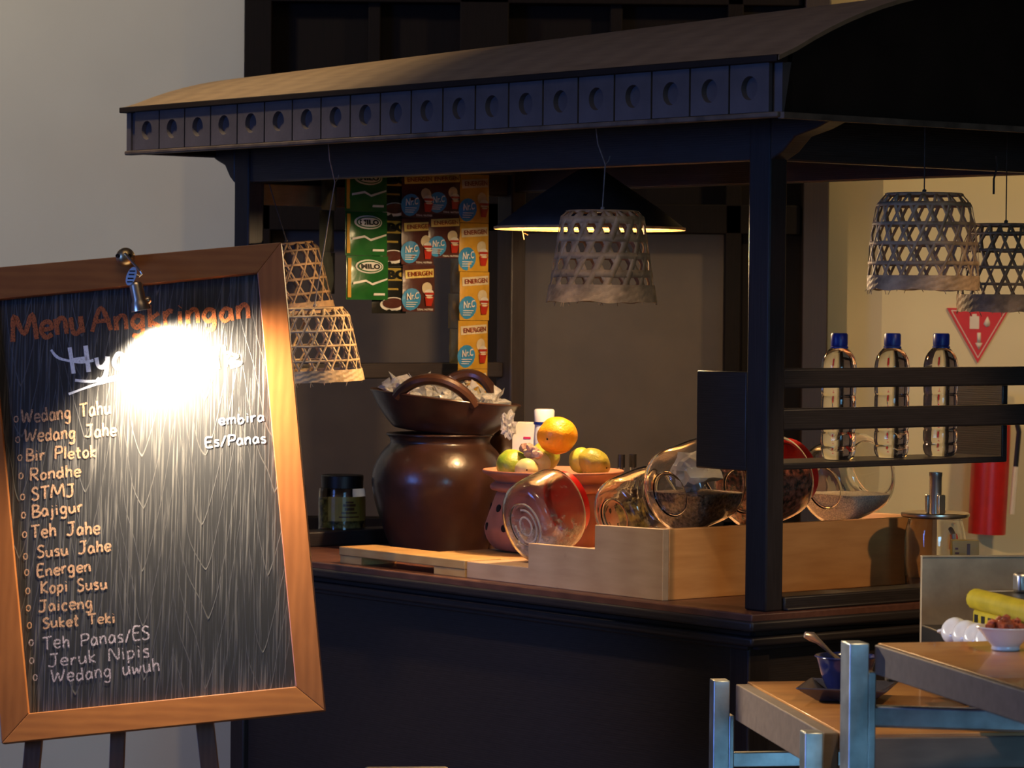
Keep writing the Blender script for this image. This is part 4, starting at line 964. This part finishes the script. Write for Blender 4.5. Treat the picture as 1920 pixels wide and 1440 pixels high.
# navy bowl on dark plate with spoon
pz = .759
pl = thing('square_plate', 'dark square plate under the navy bowl on the lower table', 'plate', (.575, 5.36, pz), aB-.4)
mb = MB(); 
def sq(r, z): return [(r*sx, r*sy, z) for sx, sy in ((-1, -1), (1, -1), (1, 1), (-1, 1))]
mb.add(sq(.045, 0)+sq(.078, .024)+sq(.074, .026)+sq(.044, .006), [(3, 2, 1, 0)]+[(a*4+i, a*4+(i+1) % 4, a*4+4+(i+1) % 4, a*4+4+i) for a in range(3) for i in range(4)]+[(12, 13, 14, 15)])
mb.build('plate_body', 'darkplate', pl, bevel=.003)
bl = thing('navy_bowl', 'deep navy glazed bowl of relish on the square plate', 'bowl', (.572, 5.36, pz+.0065), aB)
MB().lathe(smprof([(0, 0), (.026, 0), (.028, .004), (.040, .028), (.050, .062), (.054, .066), (.051, .068), (.046, .060), (.034, .026), (0, .012)], 3), 40).build('bowl_body', 'navy', bl)
MB().lathe([(0, .056), (.020, .057), (.043, .053), (.040, .045), (0, .04)], 28).build('relish', 'herb', bl, kind='stuff')
sp_ = thing('spoon', 'metal spoon leaning handle-up in the navy bowl', 'spoon', (.572, 5.36, pz+.0065), 0)
MB().tube([(-.004, 0, .056), (-.026, -.006, .072), (-.048, -.010, .092), (-.060, -.012, .1005), (-.072, -.014, .104)], .0045, 10, taper=[.7, .6, 1.1, 1.9, 1.2]).build('handle', 'spoon', sp_)
MB().blob((.014, .002, .052), .011, 2, 0, (1.5, .9, .3)).build('spoon_bowl', 'spoon', sp_)
pl2 = thing('dark_plate', 'dark shiny plate under the tall table near the right edge', 'plate', (.80, 5.02, pz), aB)
MB().lathe(smprof([(0, 0), (.04, 0), (.06, .008), (.085, .020), (.087, .022), (.084, .023), (.058, .012), (0, .006)], 3), 40).build('plate_body', 'darkplate', pl2)
# white bowl of sambal
sb = thing('white_bowl', 'small white bowl heaped with red sambal on the tall table', 'bowl', (.742, 4.72, .9145), 0)
MB().lathe(smprof([(0, 0), (.020, 0), (.021, .006), (.028, .014), (.040, .030), (.044, .034), (.0425, .0355), (.038, .032), (.024, .014), (0, .009)], 3), 36).build('bowl_body', 'porc', sb)
mb = MB()
for i in range(26):
    a = random.random()*6.28; r_ = random.random()**.6*.028; mb.blob((r_*math.cos(a), r_*math.sin(a), .034+.010*(1-r_/.03)+random.uniform(-.003, .004)), random.uniform(.006, .009), 1, .5, seed=i)
mb.lathe([(0, .034), (.034, .031), (.03, .02), (0, .015)], 20)
mb.build('sambal', 'sambal', sb, kind='stuff')
# steel grill on the lower table, with yellow crate and cups
gr = thing('steel_grill_box', 'stained steel grill box with tall wind guard on the lower table', 'grill', (.724, 5.575, .7585), aB)
MB().box(0, .5, -.50, -.012, 0, .108).build('grill_body', 'darksteel', gr, bevel=.003)
MB().box(0, .55, -.010, 0, .0, .228).box(0, .55, -.012, .002, .226, .2295).build('wind_guard', 'steel_worn', gr, bevel=.001)
yc = thing('yellow_crate', 'yellow enamel crate with dark tray on the grill box', 'crate', (.762, 5.20, .867), math.radians(13))
MB().box(0, .30, -.19, 0, 0, .062).build('crate_wall', 'yellow', yc, bevel=.004)
MB().tube([(.006, .0, .0790), (.006, -.27, .0790)], .0175, 14).build('rolled_edge', 'yellow', yc)
MB().box(.02, .30, -.205, .003, .083, .090).box(.03, .29, -.195, -.006, .090, .0915).build('tray', 'darksteel', yc, bevel=.002)
MB().tube([(.020, .003, .0905), (.30, .003, .0905)], .0025, 8).tube([(.020, .003, .0905), (.020, -.205, .0905)], .0025, 8).build('tray_rim', 'steel', yc)
for i in range(6): MB().box(-.0008, .001, -.025-i*.030, -.010-i*.030, .042, .055).build('slot', 'black', yc)
MB().box(.06, .30, -.05, -.02, .092, .125).build('steel_pan', 'steel', yc, bevel=.006)
cupg = 'white cups lying against the yellow crate'
cl_ = ['outermost white porcelain cup lying at the left end of the cup row', 'second white porcelain cup from the left in the cup row', 'third white porcelain cup of the row, behind the sambal bowl', 'last white porcelain cup of the row, nearest the sambal bowl']
c0 = None
for i in range(4):
    p = Vector((.735+.012*i, 5.17-.043*i, .8675+.024))
    if c0 is None:
        c0 = thing('porcelain_cup', cl_[0], 'cup', p, group=cupg)
        MB().lathe(smprof([(0, -.026), (.014, -.026), (.022, -.018), (.0245, .0), (.025, .024), (.026, .027), (.0235, .027), (.0225, .0), (.018, -.015), (0, -.020)], 3), 28).build('cup_body', 'porc', c0)
        MB().tube([(.023, 0, .016), (.036, 0, .012), (.037, 0, -.004), (.022, 0, -.012)], .003, 8).build('handle', 'porc', c0)
        c = c0
    else:
        c = copy_tree(c0); c['label'] = cl_[i]; c.location = p
    c.rotation_euler = Vector((.60+.05*i, .62, -.42)).to_track_quat('Z', 'Y').to_euler()
# pale tub lid at the bottom edge in front of the cart
tl = thing('pale_stool', 'pale grey stool top just showing at the bottom edge before the cart', 'stool', (-.174, 5.50, 0), .1)
MB().box(-.075, .075, -.07, .07, .585, .607).build('stool_seat', 'steel', tl, bevel=.006)
for x in (-.075, .075):
    for y in (-.055, .055): MB().tube([(x*1.2, y*1.2, 0), (x*.7, y, .586)], .010, 8).build('leg', 'steel', tl)

# ================================================================== RIGHT WALL
fe = thing('fire_extinguisher', 'red fire extinguisher hanging on the cream wall at right', 'fire extinguisher', (1.300, 8.625, .812), rot=(0, math.radians(2.2), 0))
MB().lathe(smprof([(0, 0), (.046, 0), (.050, .006), (.051, .02), (.051, .27), (.044, .30), (.022, .325), (.018, .335)], 3), 36).build('cylinder', 'extred', fe)
MB().lathe([(.020, .33), (.020, .355), (0, .355)], 16).build('valve', 'steel', fe)
MB().box(-.055, .02, -.010, .010, .352, .366).box(-.060, .01, -.008, .008, .376, .388).box(-.004, .014, -.008, .008, .36, .388).build('lever', 'red', fe, bevel=.003)
MB().tube([(.015, 0, .345), (.055, -.01, .34), (.072, -.012, .28), (.068, -.012, .18)], .007, 8).build('hose', 'black', fe)
MB().tube([(.068, -.012, .185), (.064, -.012, .055)], .008, 8).build('nozzle', 'cream', fe)
MB().box(-.012, .012, .051, .075, .20, .24).build('wall_bracket', 'steel', fe)
MB().lathe([(.0515, .10), (.0515, .20)], 36).build('label_band', 'extred', fe)
sg = thing('fire_sign', 'red triangular fire extinguisher sign with white symbols on the cream wall', 'sign', (1.2800, 8.697, 1.275), 0)
hs = .150
def tri(s_, y0, y1, m, nm, par, zc=.100):
    pts = [(0, zc+(0-zc)*s_), (.0865*s_, zc+(hs-zc)*s_), (-.0865*s_, zc+(hs-zc)*s_)]
    return MB().prism(pts, 'y', y0, y1).build(nm, m, par, smooth=False)
tri(1.0, -.003, .003, 'signred', 'plate', sg); tri(.88, -.0036, -.0031, 'cream', 'border', sg); tri(.83, -.0042, -.0037, 'signred', 'field', sg)
MB().box(-.024, .002, -.0052, -.0044, .093, .128).box(-.017, -.005, -.0052, -.0044, .128, .134).build('extinguisher_symbol', 'cream', sg)
MB().add([(.022+a, -.005, .110+b_) for a, b_ in ((0, -.012), (.009, -.008), (.010, .002), (.003, .018), (-.004, .006), (-.008, -.004))], [(0, 1, 2, 3, 4, 5)]).build('flame_symbol', 'cream', sg, solid=.0008)
MB().add([(.002+a, -.005, .055+b_) for a, b_ in ((-.005, .028), (-.005, 0), (-.010, 0), (0, -.020), (.010, 0), (.005, 0), (.005, .028))], [(0, 1, 5, 6), (2, 3, 4)]).build('arrow_symbol', 'cream', sg, solid=.0008)
